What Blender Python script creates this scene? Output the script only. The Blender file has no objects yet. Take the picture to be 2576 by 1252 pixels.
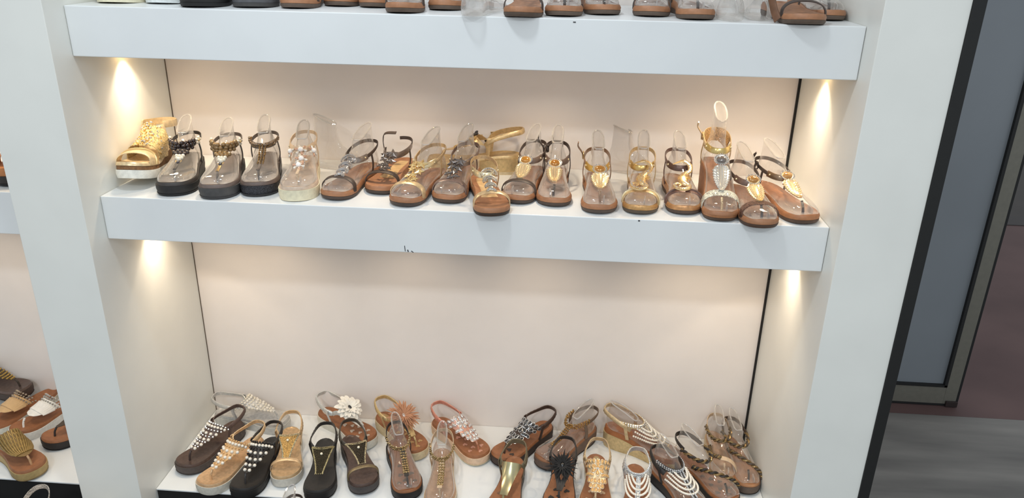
import bpy, bmesh, math, random
import numpy as np
from mathutils import Vector, Matrix

sc = bpy.context.scene
COL = sc.collection
PI = math.pi

# ---------------------------------------------------------------- camera
W, YS, D, TH, H1, H3 = 1.55, 0.064, 0.422, 0.0987, 0.3963, 0.7843
FLOOR = -1.05
cam = bpy.data.cameras.new('camera')
cam.sensor_fit = 'HORIZONTAL'; cam.sensor_width = 36.0
cam.lens = 1931.79 * 36.0 / 2576.0
cam.clip_start = 0.02
co = bpy.data.objects.new('camera', cam); COL.objects.link(co)
r_, u_, f_ = Vector((0.996924, 0.076186, 0.018404)), Vector((-0.045616, 0.373043, 0.926692)), Vector((-0.063735, 0.924681, -0.375371))
m = Matrix.Identity(4)
for i in range(3):
    m[i][0] = r_[i]; m[i][1] = u_[i]; m[i][2] = -f_[i]
m.translation = Vector((1.0043, -1.4527, 0.5364))
co.matrix_world = m
sc.camera = co

# ---------------------------------------------------------------- world, ceiling lamps, exposure
wd = bpy.data.worlds.new('shop_ambient'); sc.world = wd; wd.use_nodes = True
wd.node_tree.nodes['Background'].inputs[0].default_value = (0.86, 0.935, 1.0, 1)
wd.node_tree.nodes['Background'].inputs[1].default_value = 0.72

def lamp(name, kind, loc, energy, color, **kw):
    l = bpy.data.lights.new(name, kind); l.energy = energy; l.color = color
    for k, v in kw.items(): setattr(l, k, v)
    o = bpy.data.objects.new(name, l); COL.objects.link(o); o.location = loc
    return o
for x, y, e, s in ((0.55, -0.50, 10, 0.16), (-0.1, -2.3, 20, 0.25), (1.6, -2.3, 20, 0.25), (0.8, -3.8, 18, 0.5)):
    lamp('ceiling_lamp', 'AREA', (x, y, 1.60), e, (0.85, 0.94, 1.0), shape='SQUARE', size=s)
sc.view_settings.view_transform = 'Standard'
sc.view_settings.look = 'None'
sc.view_settings.gamma = 1.0
sc.view_settings.use_curve_mapping = False
sc.view_settings.exposure = 0.0
sc.cycles.transparent_max_bounces = 24

# ---------------------------------------------------------------- materials
MATS = {}
def srgb(c):
    return tuple((v / 255 / 12.92 if v / 255 <= .04045 else ((v / 255 + .055) / 1.055) ** 2.4) for v in c)
def base_mat(key):
    mt = bpy.data.materials.new(key); mt.use_nodes = True
    nt = mt.node_tree; b = nt.nodes['Principled BSDF']
    return mt, nt, b
def noise_mix(nt, b, c, scale, amt, detail=4, vor=False):
    tc = nt.nodes.new('ShaderNodeTexCoord')
    n = nt.nodes.new('ShaderNodeTexVoronoi' if vor else 'ShaderNodeTexNoise')
    n.inputs['Scale'].default_value = scale
    if not vor: n.inputs['Detail'].default_value = detail
    nt.links.new(tc.outputs['Object'], n.inputs['Vector'])
    r = nt.nodes.new('ShaderNodeValToRGB')
    lo = [max(0, v * (1 - amt)) for v in c] + [1]; hi = [min(1, v * (1 + amt)) for v in c] + [1]
    r.color_ramp.elements[0].color = lo; r.color_ramp.elements[1].color = hi
    r.color_ramp.elements[0].position = .3; r.color_ramp.elements[1].position = .7
    nt.links.new(n.outputs['Color' if vor else 'Fac'], r.inputs['Fac'])
    nt.links.new(r.outputs['Color'], b.inputs['Base Color'])
    return n
def bump(nt, b, n, strength, dist=.001, out='Fac'):
    bp = nt.nodes.new('ShaderNodeBump'); bp.inputs['Strength'].default_value = strength; bp.inputs['Distance'].default_value = dist
    nt.links.new(n.outputs[out], bp.inputs['Height']); nt.links.new(bp.outputs['Normal'], b.inputs['Normal'])
def M(kind, c=(200, 200, 200)):
    key = kind + '_%d_%d_%d' % tuple(c)
    if key in MATS: return MATS[key]
    mt, nt, b = base_mat(key); col = srgb(c); P = b.inputs
    if kind == 'laminate':
        noise_mix(nt, b, col, 6, .03); P['Roughness'].default_value = .32
        P['Specular IOR Level'].default_value = .35
    elif kind == 'leather':
        n = noise_mix(nt, b, col, 90, .14); P['Roughness'].default_value = .5; bump(nt, b, n, .25)
    elif kind == 'foil':
        n = noise_mix(nt, b, col, 140, .16); P['Roughness'].default_value = .34; P['Metallic'].default_value = .42; bump(nt, b, n, .25)
    elif kind == 'metal':
        n = noise_mix(nt, b, col, 60, .06); P['Roughness'].default_value = .24; P['Metallic'].default_value = .72
    elif kind == 'glitter':
        n = noise_mix(nt, b, col, 900, .55, vor=True); P['Roughness'].default_value = .35; P['Metallic'].default_value = .6
        bump(nt, b, n, .8, .0012, 'Distance')
    elif kind == 'rubber':
        n = noise_mix(nt, b, col, 120, .10); P['Roughness'].default_value = .65; bump(nt, b, n, .15)
    elif kind == 'pearl':
        noise_mix(nt, b, col, 20, .03); P['Roughness'].default_value = .22; P['Coat Weight'].default_value = .6; P['Coat Roughness'].default_value = .08
    elif kind == 'gem':
        noise_mix(nt, b, col, 300, .25); P['Roughness'].default_value = .06; P['Metallic'].default_value = .35; P['Coat Weight'].default_value = 1
    elif kind == 'crystal':
        noise_mix(nt, b, col, 500, .35, vor=True); P['Roughness'].default_value = .08; P['Metallic'].default_value = .8
    elif kind == 'fabric':
        n = noise_mix(nt, b, col, 60, .08); P['Roughness'].default_value = .9; bump(nt, b, n, .3)
        P['Sheen Weight'].default_value = .15
    elif kind == 'matte':
        noise_mix(nt, b, col, 25, .06); P['Roughness'].default_value = .75
    elif kind == 'cork':
        n = noise_mix(nt, b, col, 160, .35); P['Roughness'].default_value = .75; bump(nt, b, n, .5)
    MATS[key] = mt
    return mt

def clear_plastic(key, add):
    mt, nt, b = base_mat(key); nt.nodes.remove(b)
    out = nt.nodes['Material Output']
    tr = nt.nodes.new('ShaderNodeBsdfTransparent'); tr.inputs[0].default_value = (.945, .94, .935, 1)
    gl = nt.nodes.new('ShaderNodeBsdfGlossy'); gl.inputs['Roughness'].default_value = .035; gl.inputs[0].default_value = (.95, .95, .95, 1)
    df = nt.nodes.new('ShaderNodeBsdfDiffuse'); df.inputs[0].default_value = (.75, .71, .66, 1)
    lw = nt.nodes.new('ShaderNodeLayerWeight'); lw.inputs['Blend'].default_value = .46
    nz = nt.nodes.new('ShaderNodeTexNoise'); nz.inputs['Scale'].default_value = 28; nz.inputs['Detail'].default_value = 1
    tc = nt.nodes.new('ShaderNodeTexCoord'); nt.links.new(tc.outputs['Object'], nz.inputs['Vector'])
    bp = nt.nodes.new('ShaderNodeBump'); bp.inputs['Strength'].default_value = .25; bp.inputs['Distance'].default_value = .004
    nt.links.new(nz.outputs['Fac'], bp.inputs['Height']); nt.links.new(bp.outputs['Normal'], gl.inputs['Normal'])
    rp = nt.nodes.new('ShaderNodeValToRGB')
    e = rp.color_ramp.elements
    e[0].position = .0; e[0].color = (.075 + add, .075 + add, .075 + add, 1); e[1].position = 1; e[1].color = (.95, .95, .95, 1)
    x = e.new(.45); x.color = (.15 + add,) * 3 + (1,); x = e.new(.68); x.color = (.50 + add * .5,) * 3 + (1,)
    mg = nt.nodes.new('ShaderNodeMixShader'); mg.inputs[0].default_value = .40
    nt.links.new(gl.outputs[0], mg.inputs[1]); nt.links.new(df.outputs[0], mg.inputs[2])
    mx = nt.nodes.new('ShaderNodeMixShader')
    nt.links.new(lw.outputs['Facing'], rp.inputs['Fac']); nt.links.new(rp.outputs['Color'], mx.inputs[0])
    nt.links.new(tr.outputs[0], mx.inputs[1]); nt.links.new(mg.outputs[0], mx.inputs[2])
    nt.links.new(mx.outputs[0], out.inputs['Surface'])
    return mt
CLEAR = clear_plastic('clear_plastic', 0); CLEAR_EDGE = clear_plastic('clear_plastic_rim', .26)
def emit(c, s):
    mt, nt, b = base_mat('lamp_lens'); b.inputs['Emission Color'].default_value = (*srgb(c), 1); b.inputs['Emission Strength'].default_value = s
    return mt

# ---------------------------------------------------------------- mesh helpers
def mk(name, vs, fs, smooth=True, ang=40):
    me = bpy.data.meshes.new(name)
    me.from_pydata([tuple(map(float, v)) for v in vs], [], [tuple(f) for f in fs])
    bm = bmesh.new(); bm.from_mesh(me); bmesh.ops.recalc_face_normals(bm, faces=bm.faces); bm.to_mesh(me); bm.free()
    if smooth:
        me.polygons.foreach_set('use_smooth', [True] * len(me.polygons)); me.set_sharp_from_angle(angle=math.radians(ang))
    me.materials.append(None)
    return me
def ob(name, me, mat, parent=None, mtx=None):
    o = bpy.data.objects.new(name, me); COL.objects.link(o)
    if parent: o.parent = parent
    if mtx is not None: o.matrix_basis = mtx
    if mat:
        o.material_slots[0].link = 'OBJECT'; o.material_slots[0].material = mat
    return o
def empty(name, loc, rz=0, label=None, cat=None, group=None, kind=None):
    o = bpy.data.objects.new(name, None); COL.objects.link(o); o.location = loc; o.rotation_euler = (0, 0, rz)
    o.empty_display_size = .02
    tag(o, label, cat, group, kind); return o
def tag(o, label=None, cat=None, group=None, kind=None):
    for k, v in (('label', label), ('category', cat), ('group', group), ('kind', kind)):
        if v: o[k] = v
    return o
def boxmesh(name, x0, x1, y0, y1, z0, z1, bev=.0015):
    bm = bmesh.new(); bmesh.ops.create_cube(bm, size=1)
    for v in bm.verts:
        v.co = Vector((x0 + (v.co.x + .5) * (x1 - x0), y0 + (v.co.y + .5) * (y1 - y0), z0 + (v.co.z + .5) * (z1 - z0)))
    if bev: bmesh.ops.bevel(bm, geom=list(bm.edges), offset=bev, segments=2, affect='EDGES', profile=.5)
    me = bpy.data.meshes.new(name); bm.to_mesh(me); bm.free(); me.materials.append(None)
    return me
def box(name, x0, x1, y0, y1, z0, z1, mat, parent=None, bev=.0015):
    return ob(name, boxmesh(name, x0, x1, y0, y1, z0, z1, bev), mat, parent)
def prim(name, fn):
    bm = bmesh.new(); fn(bm); me = bpy.data.meshes.new(name); bm.to_mesh(me); bm.free(); me.materials.append(None)
    return me
def V3(*a): return np.array(a, float)
def unit(v):
    n = np.linalg.norm(v); return v / n if n > 1e-12 else V3(0, 0, 1)
def hermite(xs, ys, x):
    xs = np.asarray(xs, float); ys = np.asarray(ys, float)
    d = np.diff(ys) / np.diff(xs)
    mm = np.concatenate([[d[0]], np.where(d[:-1] * d[1:] <= 0, 0, 2 * d[:-1] * d[1:] / (d[:-1] + d[1:] + 1e-12)), [d[-1]]])
    x = min(max(x, xs[0]), xs[-1]); i = min(np.searchsorted(xs, x, side='right') - 1, len(xs) - 2)
    h = xs[i + 1] - xs[i]; t = (x - xs[i]) / h
    return ((1 + 2 * t) * (1 - t) ** 2 * ys[i] + t * (1 - t) ** 2 * h * mm[i] + t * t * (3 - 2 * t) * ys[i + 1] + t * t * (t - 1) * h * mm[i + 1])
def spline(cps, n):
    c = [np.array(p, float) for p in cps]; c = [2 * c[0] - c[1]] + c + [2 * c[-1] - c[-2]]
    out = []; k = len(c) - 3
    for i in range(n):
        t = i / (n - 1) * k; j = min(int(t), k - 1); t -= j
        a, b, d, e = c[j:j + 4]
        out.append(.5 * (2 * b + (d - a) * t + (2 * a - 5 * b + 4 * d - e) * t * t + (3 * b - a - 3 * d + e) * t ** 3))
    return out
def ribbon_mesh(name, pts, nrm, w, th, ribbed=0):
    vs, fs = [], []; n = len(pts)
    for i in range(n):
        t = unit(pts[min(i + 1, n - 1)] - pts[max(i - 1, 0)])
        N = unit(nrm[i] - np.dot(nrm[i], t) * t); B = np.cross(t, N)
        ww = (w(i / (n - 1)) if callable(w) else w) / 2
        k = th * (1 + ribbed * (i % 2))
        for a, b in ((-1, -.4 * th), (-1, .3 * k), (-.75, .6 * k), (.75, .6 * k), (1, .3 * k), (1, -.4 * th)):
            vs.append(pts[i] + B * a * ww + N * b)
    for i in range(n - 1):
        for j in range(6): fs.append((i * 6 + j, i * 6 + (j + 1) % 6, i * 6 + 6 + (j + 1) % 6, i * 6 + 6 + j))
    fs.append(tuple(range(6))); fs.append(tuple((n - 1) * 6 + j for j in range(6)))
    return mk(name, vs, fs, ang=50)
def tube_data(pts, rad, seg=7, flat=1.0, up=None, closed=False):
    vs, fs = [], []; n = len(pts)
    for i in range(n):
        if closed: t = unit(pts[(i + 1) % n] - pts[i - 1])
        else: t = unit(pts[min(i + 1, n - 1)] - pts[max(i - 1, 0)])
        U = up if up is not None else (V3(0, 0, 1) if abs(t[2]) < .9 else V3(1, 0, 0))
        N = unit(U - np.dot(U, t) * t); B = np.cross(t, N); r = rad[i] if hasattr(rad, '__len__') else rad
        for j in range(seg):
            a = 2 * PI * j / seg; vs.append(pts[i] + B * math.cos(a) * r + N * math.sin(a) * r * flat)
    for i in range(n if closed else n - 1):
        k = (i + 1) % n
        for j in range(seg): fs.append((i * seg + j, i * seg + (j + 1) % seg, k * seg + (j + 1) % seg, k * seg + j))
    if not closed:
        fs.append(tuple(range(seg))); fs.append(tuple((n - 1) * seg + j for j in range(seg)))
    return vs, fs
def tube_mesh(name, pts, rad, **k):
    return mk(name, *tube_data(pts, rad, **k))
def merge(parts):
    vs, fs = [], []
    for v, f in parts:
        o = len(vs); vs += list(v); fs += [tuple(i + o for i in q) for q in f]
    return vs, fs
_bm = bmesh.new(); bmesh.ops.create_icosphere(_bm, subdivisions=1, radius=1); ICO1 = ([V3(*v.co) for v in _bm.verts], [[v.index for v in f.verts] for f in _bm.faces]); _bm.free()
def beads_mesh(name, items, smooth=False):
    vs, fs = [], []; A = np.array(ICO1[0])
    for p, r in items:
        o = len(vs); vs += list(A * r + p); fs += [tuple(i + o for i in f) for f in ICO1[1]]
    me = bpy.data.meshes.new(name); me.from_pydata([tuple(v) for v in vs], [], fs); me.materials.append(None)
    if smooth: me.polygons.foreach_set('use_smooth', [True] * len(me.polygons))
    return me
def sph(bm): 
    bmesh.ops.create_icosphere(bm, subdivisions=2, radius=1)
    for f in bm.faces: f.smooth = True
SPH = prim('bead', sph)
def gem_fn(bm):
    n = 8
    def ring(r, z): return [bm.verts.new((r * math.cos(2 * PI * (i + .5) / n), r * math.sin(2 * PI * (i + .5) / n), z)) for i in range(n)]
    a = ring(1, -.2); b = ring(1, .12); c = ring(.62, .5)
    for i in range(n):
        j = (i + 1) % n
        bm.faces.new((a[i], a[j], b[j], b[i])); bm.faces.new((b[i], b[j], c[j], c[i]))
    bm.faces.new(c); bm.faces.new(a[::-1])
GEM = prim('gem', gem_fn)
def drop_outline(n=14, k=1.0):
    o = []
    for i in range(n):
        a = 2 * PI * i / n; x = .55 * math.sin(a) * (1 - .45 * math.cos(a)) * k; y = math.cos(a) * k
        o.append((x, y))
    return o
def drop_fn(bm):
    o = drop_outline(); lay = [[bm.verts.new((x * k, y * k, z)) for x, y in o] for k, z in ((.95, -.15), (.9, .12), (.6, .34))]
    t = bm.verts.new((0, -.1, .42))
    for a, b in zip(lay, lay[1:]):
        for i in range(14): bm.faces.new((a[i], a[(i + 1) % 14], b[(i + 1) % 14], b[i])).smooth = True
    for i in range(14): bm.faces.new((lay[-1][i], lay[-1][(i + 1) % 14], t)).smooth = True
    bm.faces.new(lay[0][::-1])
DROP = prim('drop_gem', drop_fn)
DROPB = mk('bezel', *tube_data([V3(x * 1.08, y * 1.08, 0) for x, y in drop_outline(16)], .14, seg=5, up=V3(0, 0, 1), closed=True))
RINGB = mk('ring', *tube_data([V3(math.cos(2 * PI * i / 18), math.sin(2 * PI * i / 18), 0) for i in range(18)], .16, seg=5, up=V3(0, 0, 1), closed=True))
def star_fn(bm):
    o = [((1 if i % 2 == 0 else .46) * math.sin(PI * i / 5), (1 if i % 2 == 0 else .46) * math.cos(PI * i / 5)) for i in range(10)]
    a = [bm.verts.new((x, y, -.12)) for x, y in o]; b = [bm.verts.new((x, y, .06)) for x, y in o]; t = bm.verts.new((0, 0, .36))
    for i in range(10):
        j = (i + 1) % 10; bm.faces.new((a[i], a[j], b[j], b[i])); bm.faces.new((b[i], b[j], t))
    bm.faces.new(a[::-1])
STAR = prim('star', star_fn)
def petal_data(w, tipw, curl, cup):
    # along +Y length 1, thick leaf
    vs, fs = [], []; rows = 8
    for i in range(rows):
        t = i / (rows - 1)
        if tipw > .8: t = 1 - (1 - t) ** 1.8
        hw = w * min(1, .3 + 1.1 * t) * math.sqrt(max(.004, 1 - t ** 5)) if tipw > .8 else w * (math.sin(PI * min(1, t * .92 + .06)) ** .7) * (1 - t) + w * t * tipw * math.sqrt(max(0, 1 - max(0, t - .6) ** 2 / .1608))
        for x, zz in ((-1, cup), (0, 0), (1, cup)):
            vs.append(V3(x * hw, t, curl * t * (1 - t) * 2 + zz * hw * .6))
    n = len(vs)
    vs += [v + V3(0, 0, -.03) for v in vs]
    for i in range(rows - 1):
        for j in range(2):
            a = i * 3 + j; fs.append((a, a + 1, a + 4, a + 3)); fs.append((n + a, n + a + 3, n + a + 4, n + a + 1))
        fs.append((i * 3, i * 3 + 3, n + i * 3 + 3, n + i * 3)); fs.append((i * 3 + 2, n + i * 3 + 2, n + i * 3 + 5, i * 3 + 5))
    fs.append((0, n, n + 1, 1)); fs.append((1, n + 1, n + 2, 2)); e = (rows - 1) * 3
    fs.append((e, e + 1, n + e + 1, n + e)); fs.append((e + 1, e + 2, n + e + 2, n + e + 1))
    return vs, fs
PETAL_ROUND = mk('petal', *petal_data(.20, .85, .25, .6))
PETAL_THIN = mk('petal', *petal_data(.075, .7, .22, .9))
PETAL_POINT = mk('petal', *petal_data(.13, .05, .18, .5))
def heart_fn(bm):
    o = []
    for i in range(18):
        t = 2 * PI * i / 18; o.append((.062 * 16 * math.sin(t) ** 3, .062 * (13 * math.cos(t) - 5 * math.cos(2 * t) - 2 * math.cos(3 * t) - math.cos(4 * t))))
    a = [bm.verts.new((x, y, -.05)) for x, y in o]; b = [bm.verts.new((x * .93, y * .93, .06)) for x, y in o]
    for i in range(18): bm.faces.new((a[i], a[(i + 1) % 18], b[(i + 1) % 18], b[i]))
    bm.faces.new(b); bm.faces.new(a[::-1])
HEART = prim('heart', heart_fn)
def text_mesh(s):
    cu = bpy.data.curves.new('lettering', 'FONT'); cu.body = s; cu.align_x = 'CENTER'; cu.align_y = 'CENTER'; cu.size = 1; cu.extrude = .02
    o = bpy.data.objects.new('lettering', cu); me = bpy.data.meshes.new_from_object(o); bpy.data.objects.remove(o); me.materials.clear(); me.materials.append(None)
    return me
LETTERS = text_mesh('M II D')

# ---------------------------------------------------------------- the setting
WHITE = M('laminate', (228, 229, 228)); NICHE = M('laminate', (234, 225, 218)); BLACK = M('matte', (22, 20, 19))
def floor_mat(key, c1, c2, sx, sy):
    mt, nt, b = base_mat(key)
    tc = nt.nodes.new('ShaderNodeTexCoord'); mp = nt.nodes.new('ShaderNodeMapping'); mp.inputs['Scale'].default_value = (sx, sy, 1)
    n = nt.nodes.new('ShaderNodeTexNoise'); n.inputs['Scale'].default_value = 2.2; n.inputs['Detail'].default_value = 7
    r = nt.nodes.new('ShaderNodeValToRGB'); r.color_ramp.elements[0].color = (*srgb(c1), 1); r.color_ramp.elements[1].color = (*srgb(c2), 1)
    r.color_ramp.elements[0].position = .35; r.color_ramp.elements[1].position = .68
    nt.links.new(tc.outputs['Object'], mp.inputs[0]); nt.links.new(mp.outputs[0], n.inputs['Vector']); nt.links.new(n.outputs['Fac'], r.inputs['Fac'])
    nt.links.new(r.outputs['Color'], b.inputs['Base Color']); b.inputs['Roughness'].default_value = .68; b.inputs['Specular IOR Level'].default_value = .25
    return mt
fl = box('floor', -3, 5, -4, 1.032, FLOOR - .05, FLOOR, floor_mat('grey_floor', (104, 100, 96), (132, 127, 121), .8, 5), bev=0); tag(fl, kind='structure')
FO = floor_mat('outer_floor', (82, 62, 60), (96, 74, 71), 1, 1)
o = box('floor_outside', -3, 9, 1.036, 3.22, FLOOR - .05, FLOOR - .002, FO, bev=0); tag(o, kind='structure')
o = box('trim_1', -3, 9, 3.22, 3.40, FLOOR - .05, FLOOR + .002, M('matte', (52, 46, 44)), bev=0); tag(o, kind='structure')
o = box('floor_corridor', -3, 14, 3.40, 14, FLOOR - .05, FLOOR - .002, floor_mat('corridor_floor', (60, 55, 52), (68, 62, 59), 1, 1), bev=0); tag(o, kind='structure')

cab = empty('display_cabinet', (0, 0, FLOOR), 0, 'tall white display cabinet with three sandal shelves in the middle of the view', 'cabinet')
def cbox(name, x0, x1, y0, y1, z0, z1, mat, parent=cab, bev=.0015):
    o = box(name, x0, x1, y0, y1, z0 - FLOOR, z1 - FLOOR, mat, None, bev); o.parent = parent; return o
ZT = 0.95
def panel_mat():
    return WHITE
PANEL = M('laminate', (230, 229, 222))
cbox('side_panel', -.154, 0, 0, D + .03, FLOOR, ZT, PANEL)
cbox('side_panel', W, W + .1475, 0, D + .03, FLOOR, ZT, PANEL)
cbox('back_panel', 0, W, D, D + .02, -H3 - .03, ZT, NICHE, bev=0)
cbox('edge_profile', W + .1475, W + .170, -.004, .02, FLOOR, ZT, M('rubber', (18, 18, 17)), bev=.001)
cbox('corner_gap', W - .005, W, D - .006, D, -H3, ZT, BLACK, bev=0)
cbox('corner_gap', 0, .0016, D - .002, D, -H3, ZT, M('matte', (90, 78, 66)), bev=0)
def shelf(par, x0, x1, z, mat=WHITE):
    return cbox('shelf', x0 + .0008, x1 - .0008, YS, D - .0008, z - TH, z, mat, par)
LENS = emit((255, 214, 150), 16)
RIM = M('metal', (190, 185, 175))
def disc_data(r, z0, z1, n=20):
    vs = [V3(r * math.cos(2 * PI * i / n), r * math.sin(2 * PI * i / n), z) for z in (z0, z1) for i in range(n)]
    return vs, [tuple(range(n)), tuple(range(n, 2 * n))] + [(i, (i + 1) % n, n + (i + 1) % n, n + i) for i in range(n)]
LENSM = mk('lens', *disc_data(.016, -.002, .001)); RIMM = mk('rim', *tube_data([V3(.021 * math.cos(2 * PI * i / 24), .021 * math.sin(2 * PI * i / 24), 0) for i in range(24)], .004, seg=6, closed=True))
WARM = (1.0, .83, .62)
def spot_beam(x, z, e, ang, bl):
    # a reflector lamp: wide spill plus, near the panels, a tighter inner beam
    lamp('downlight_lamp', 'SPOT', (x, .235, z), e, WARM, spot_size=math.radians(ang), spot_blend=bl, shadow_soft_size=.012)
    if ang < 90:
        d = math.radians(5)
        d = d if (x < .3 and x > 0) else -d
        lamp('downlight_lamp', 'SPOT', (x + (.05 if d > 0 else -.05), .235, z), 1.5, WARM, spot_size=math.radians(150), spot_blend=1, shadow_soft_size=.03)
        for a, k in ((58, .9), (36, .9)):
            o_ = lamp('downlight_lamp', 'SPOT', (x, .235, z), k, WARM, spot_size=math.radians(a), spot_blend=.6, shadow_soft_size=.012)
            o_.rotation_euler = (0, d, 0)
def downlights(sh, z, xs):
    for x, e, ang, bl in xs:
        d = ob('downlight', RIMM, RIM, sh, Matrix.Translation((x, .235, z - TH - FLOOR)))
        d2 = ob('downlight_lens', LENSM, LENS, sh, Matrix.Translation((x, .235, z - TH - FLOOR - .0005)))
        spot_beam(x, z - TH - .008, e, ang, bl)
EL, EM = 1.2, 2.3
s1 = shelf(cab, 0, W, H1); s2 = shelf(cab, 0, W, 0)
for s, z in ((s1, H1), (s2, 0)):
    downlights(s, z, ((.028, EL, 84, .2), (.24, EM, 128, 1), (.60, EM, 128, 1), (.95, EM, 128, 1), (W - .24, EM, 128, 1), (W - .028, EL, 84, .2)))
s3 = cbox('shelf', .0008, W - .0008, YS, D - .0008, -H3 - .004, -H3, WHITE, bev=.0006)
cbox('shelf_fascia', .0008, W - .0008, YS + .004, YS + .02, -H3 - .11, -H3 - .004, BLACK, bev=0)
# scuffs and chips on the fascias
SC = M('matte', (60, 60, 62))
def scuff(par, x, z, w, h, rot=0):
    o = ob('scuff_mark', boxmesh('scuff', -w / 2, w / 2, -.0004, .0004, -h / 2, h / 2, 0), SC, par, Matrix.Translation((x, YS - .0003, z - FLOOR)) @ Matrix.Rotation(rot, 4, 'Y'))
scuff(s2, .668, -.0895, .0014, .013, -.1); scuff(s2, .6745, -.0945, .0022, .005, -.3); scuff(s2, .684, -.0962, .0016, .006, -.9)
scuff(s2, 1.163, -.003, .004, .0025, 0); scuff(s1, 1.01, H1 - .006, .005, .002, 0)
# left neighbour
cabl = empty('display_cabinet', (-.154, 0, FLOOR), 0, 'neighbouring white cabinet partly seen at the left edge of the view', 'cabinet')
def lbox(name, x0, x1, y0, y1, z0, z1, mat, bev=.0015):
    o = box(name, x0 + .154, x1 + .154, y0, y1, z0 - FLOOR, z1 - FLOOR, mat, None, bev); o.parent = cabl; return o
XL = -1.55
lbox('back_panel', XL, -.1548, D, D + .02, -H3 - .03, ZT, NICHE, 0)
lbox('side_panel', XL - .15, XL, 0, D + .03, FLOOR, ZT, WHITE)
sl = []
for z in (H1, 0):
    s = lbox('shelf', XL + .001, -.1548, YS, D - .001, z - TH, z, WHITE); sl.append(s)
    for x, e, ang, bl in ((-.182, EL, 84, .2), (-.55, EM, 128, 1)):
        ob('downlight', RIMM, RIM, s, Matrix.Translation((x + .154, .235, z - TH - FLOOR)))
        ob('downlight_lens', LENSM, LENS, s, Matrix.Translation((x + .154, .235, z - TH - FLOOR - .0005)))
        spot_beam(x, z - TH - .008, e, ang, bl)
lbox('shelf', XL + .001, -.1548, YS, D - .001, -H3 - .004, -H3, WHITE, .0006)
lbox('shelf_fascia', XL + .001, -.1548, YS + .004, YS + .02, -H3 - .11, -H3 - .004, BLACK, 0)
STEP = -.848
o = box('display_step', -1.5, W, -.42, -.002, FLOOR, STEP, BLACK); tag(o, 'low black display step in front of the lowest sandal shelf', 'step')

# glass door on the right
GL, gnt, gb = base_mat('frosted_glass'); gb.inputs['Base Color'].default_value = (*srgb((112, 122, 136)), 1); gb.inputs['Roughness'].default_value = .25
noise_mix(gnt, gb, srgb((128, 133, 138)), 2.0, .06)
ALU = M('metal', (124, 121, 111)); ALU.node_tree.nodes['Principled BSDF'].inputs['Roughness'].default_value = .5; ALU.node_tree.nodes['Principled BSDF'].inputs['Metallic'].default_value = .4
door = empty('door_1', (2.1, 1.1, FLOOR), 0, kind='structure')
def dbox(name, x0, x1, y0, y1, z0, z1, mat, par=door, bev=.001):
    o = box(name, x0 - 2.1, x1 - 2.1, y0 - 1.1, y1 - 1.1, z0 - FLOOR, z1 - FLOOR, mat, None, bev); o.parent = par; return o
dbox('glass_pane', 1.2, 2.44, 1.112, 1.12, -.965, 1.2, GL, bev=0)
dbox('stile', 2.447, 2.492, 1.1, 1.135, FLOOR + .008, 1.2, ALU)
dbox('bottom_rail', 1.2, 2.447, 1.1, 1.135, FLOOR + .008, -.970, ALU)
GK = M('rubber', (20, 20, 20))
dbox('gasket', 2.437, 2.4475, 1.098, 1.113, -.971, 1.2, GK, bev=0); dbox('gasket', 1.2, 2.447, 1.098, 1.113, -.971, -.963, GK, bev=0)
dbox('gasket', 2.4915, 2.5, 1.1, 1.13, FLOOR + .004, 1.2, GK, bev=0); dbox('gasket', 1.2, 2.48, 1.1, 1.13, FLOOR, FLOOR + .009, GK, bev=0)
dbox('corner_guide', 2.455, 2.497, 1.092, 1.138, FLOOR, FLOOR + .022, M('rubber', (40, 28, 26)))

# ---------------------------------------------------------------- shoes
US = [0, .015, .05, .11, .24, .40, .54, .66, .76, .85, .92, .965, .99, 1]
HW = [.0, .011, .0205, .027, .0302, .0292, .0325, .0378, .0410, .0392, .0328, .0240, .0135, .0]
TU = [.36, .40, .45, .50, .58, .66, .75, .84, .92, .97, 1]
KZ = .78
TZ = [v * KZ for v in (.100, .086, .074, .064, .051, .041, .032, .0265, .022, .017, .008)]
def sstep(t): t = min(max(t, 0), 1); return t * t * (3 - 2 * t)

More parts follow.
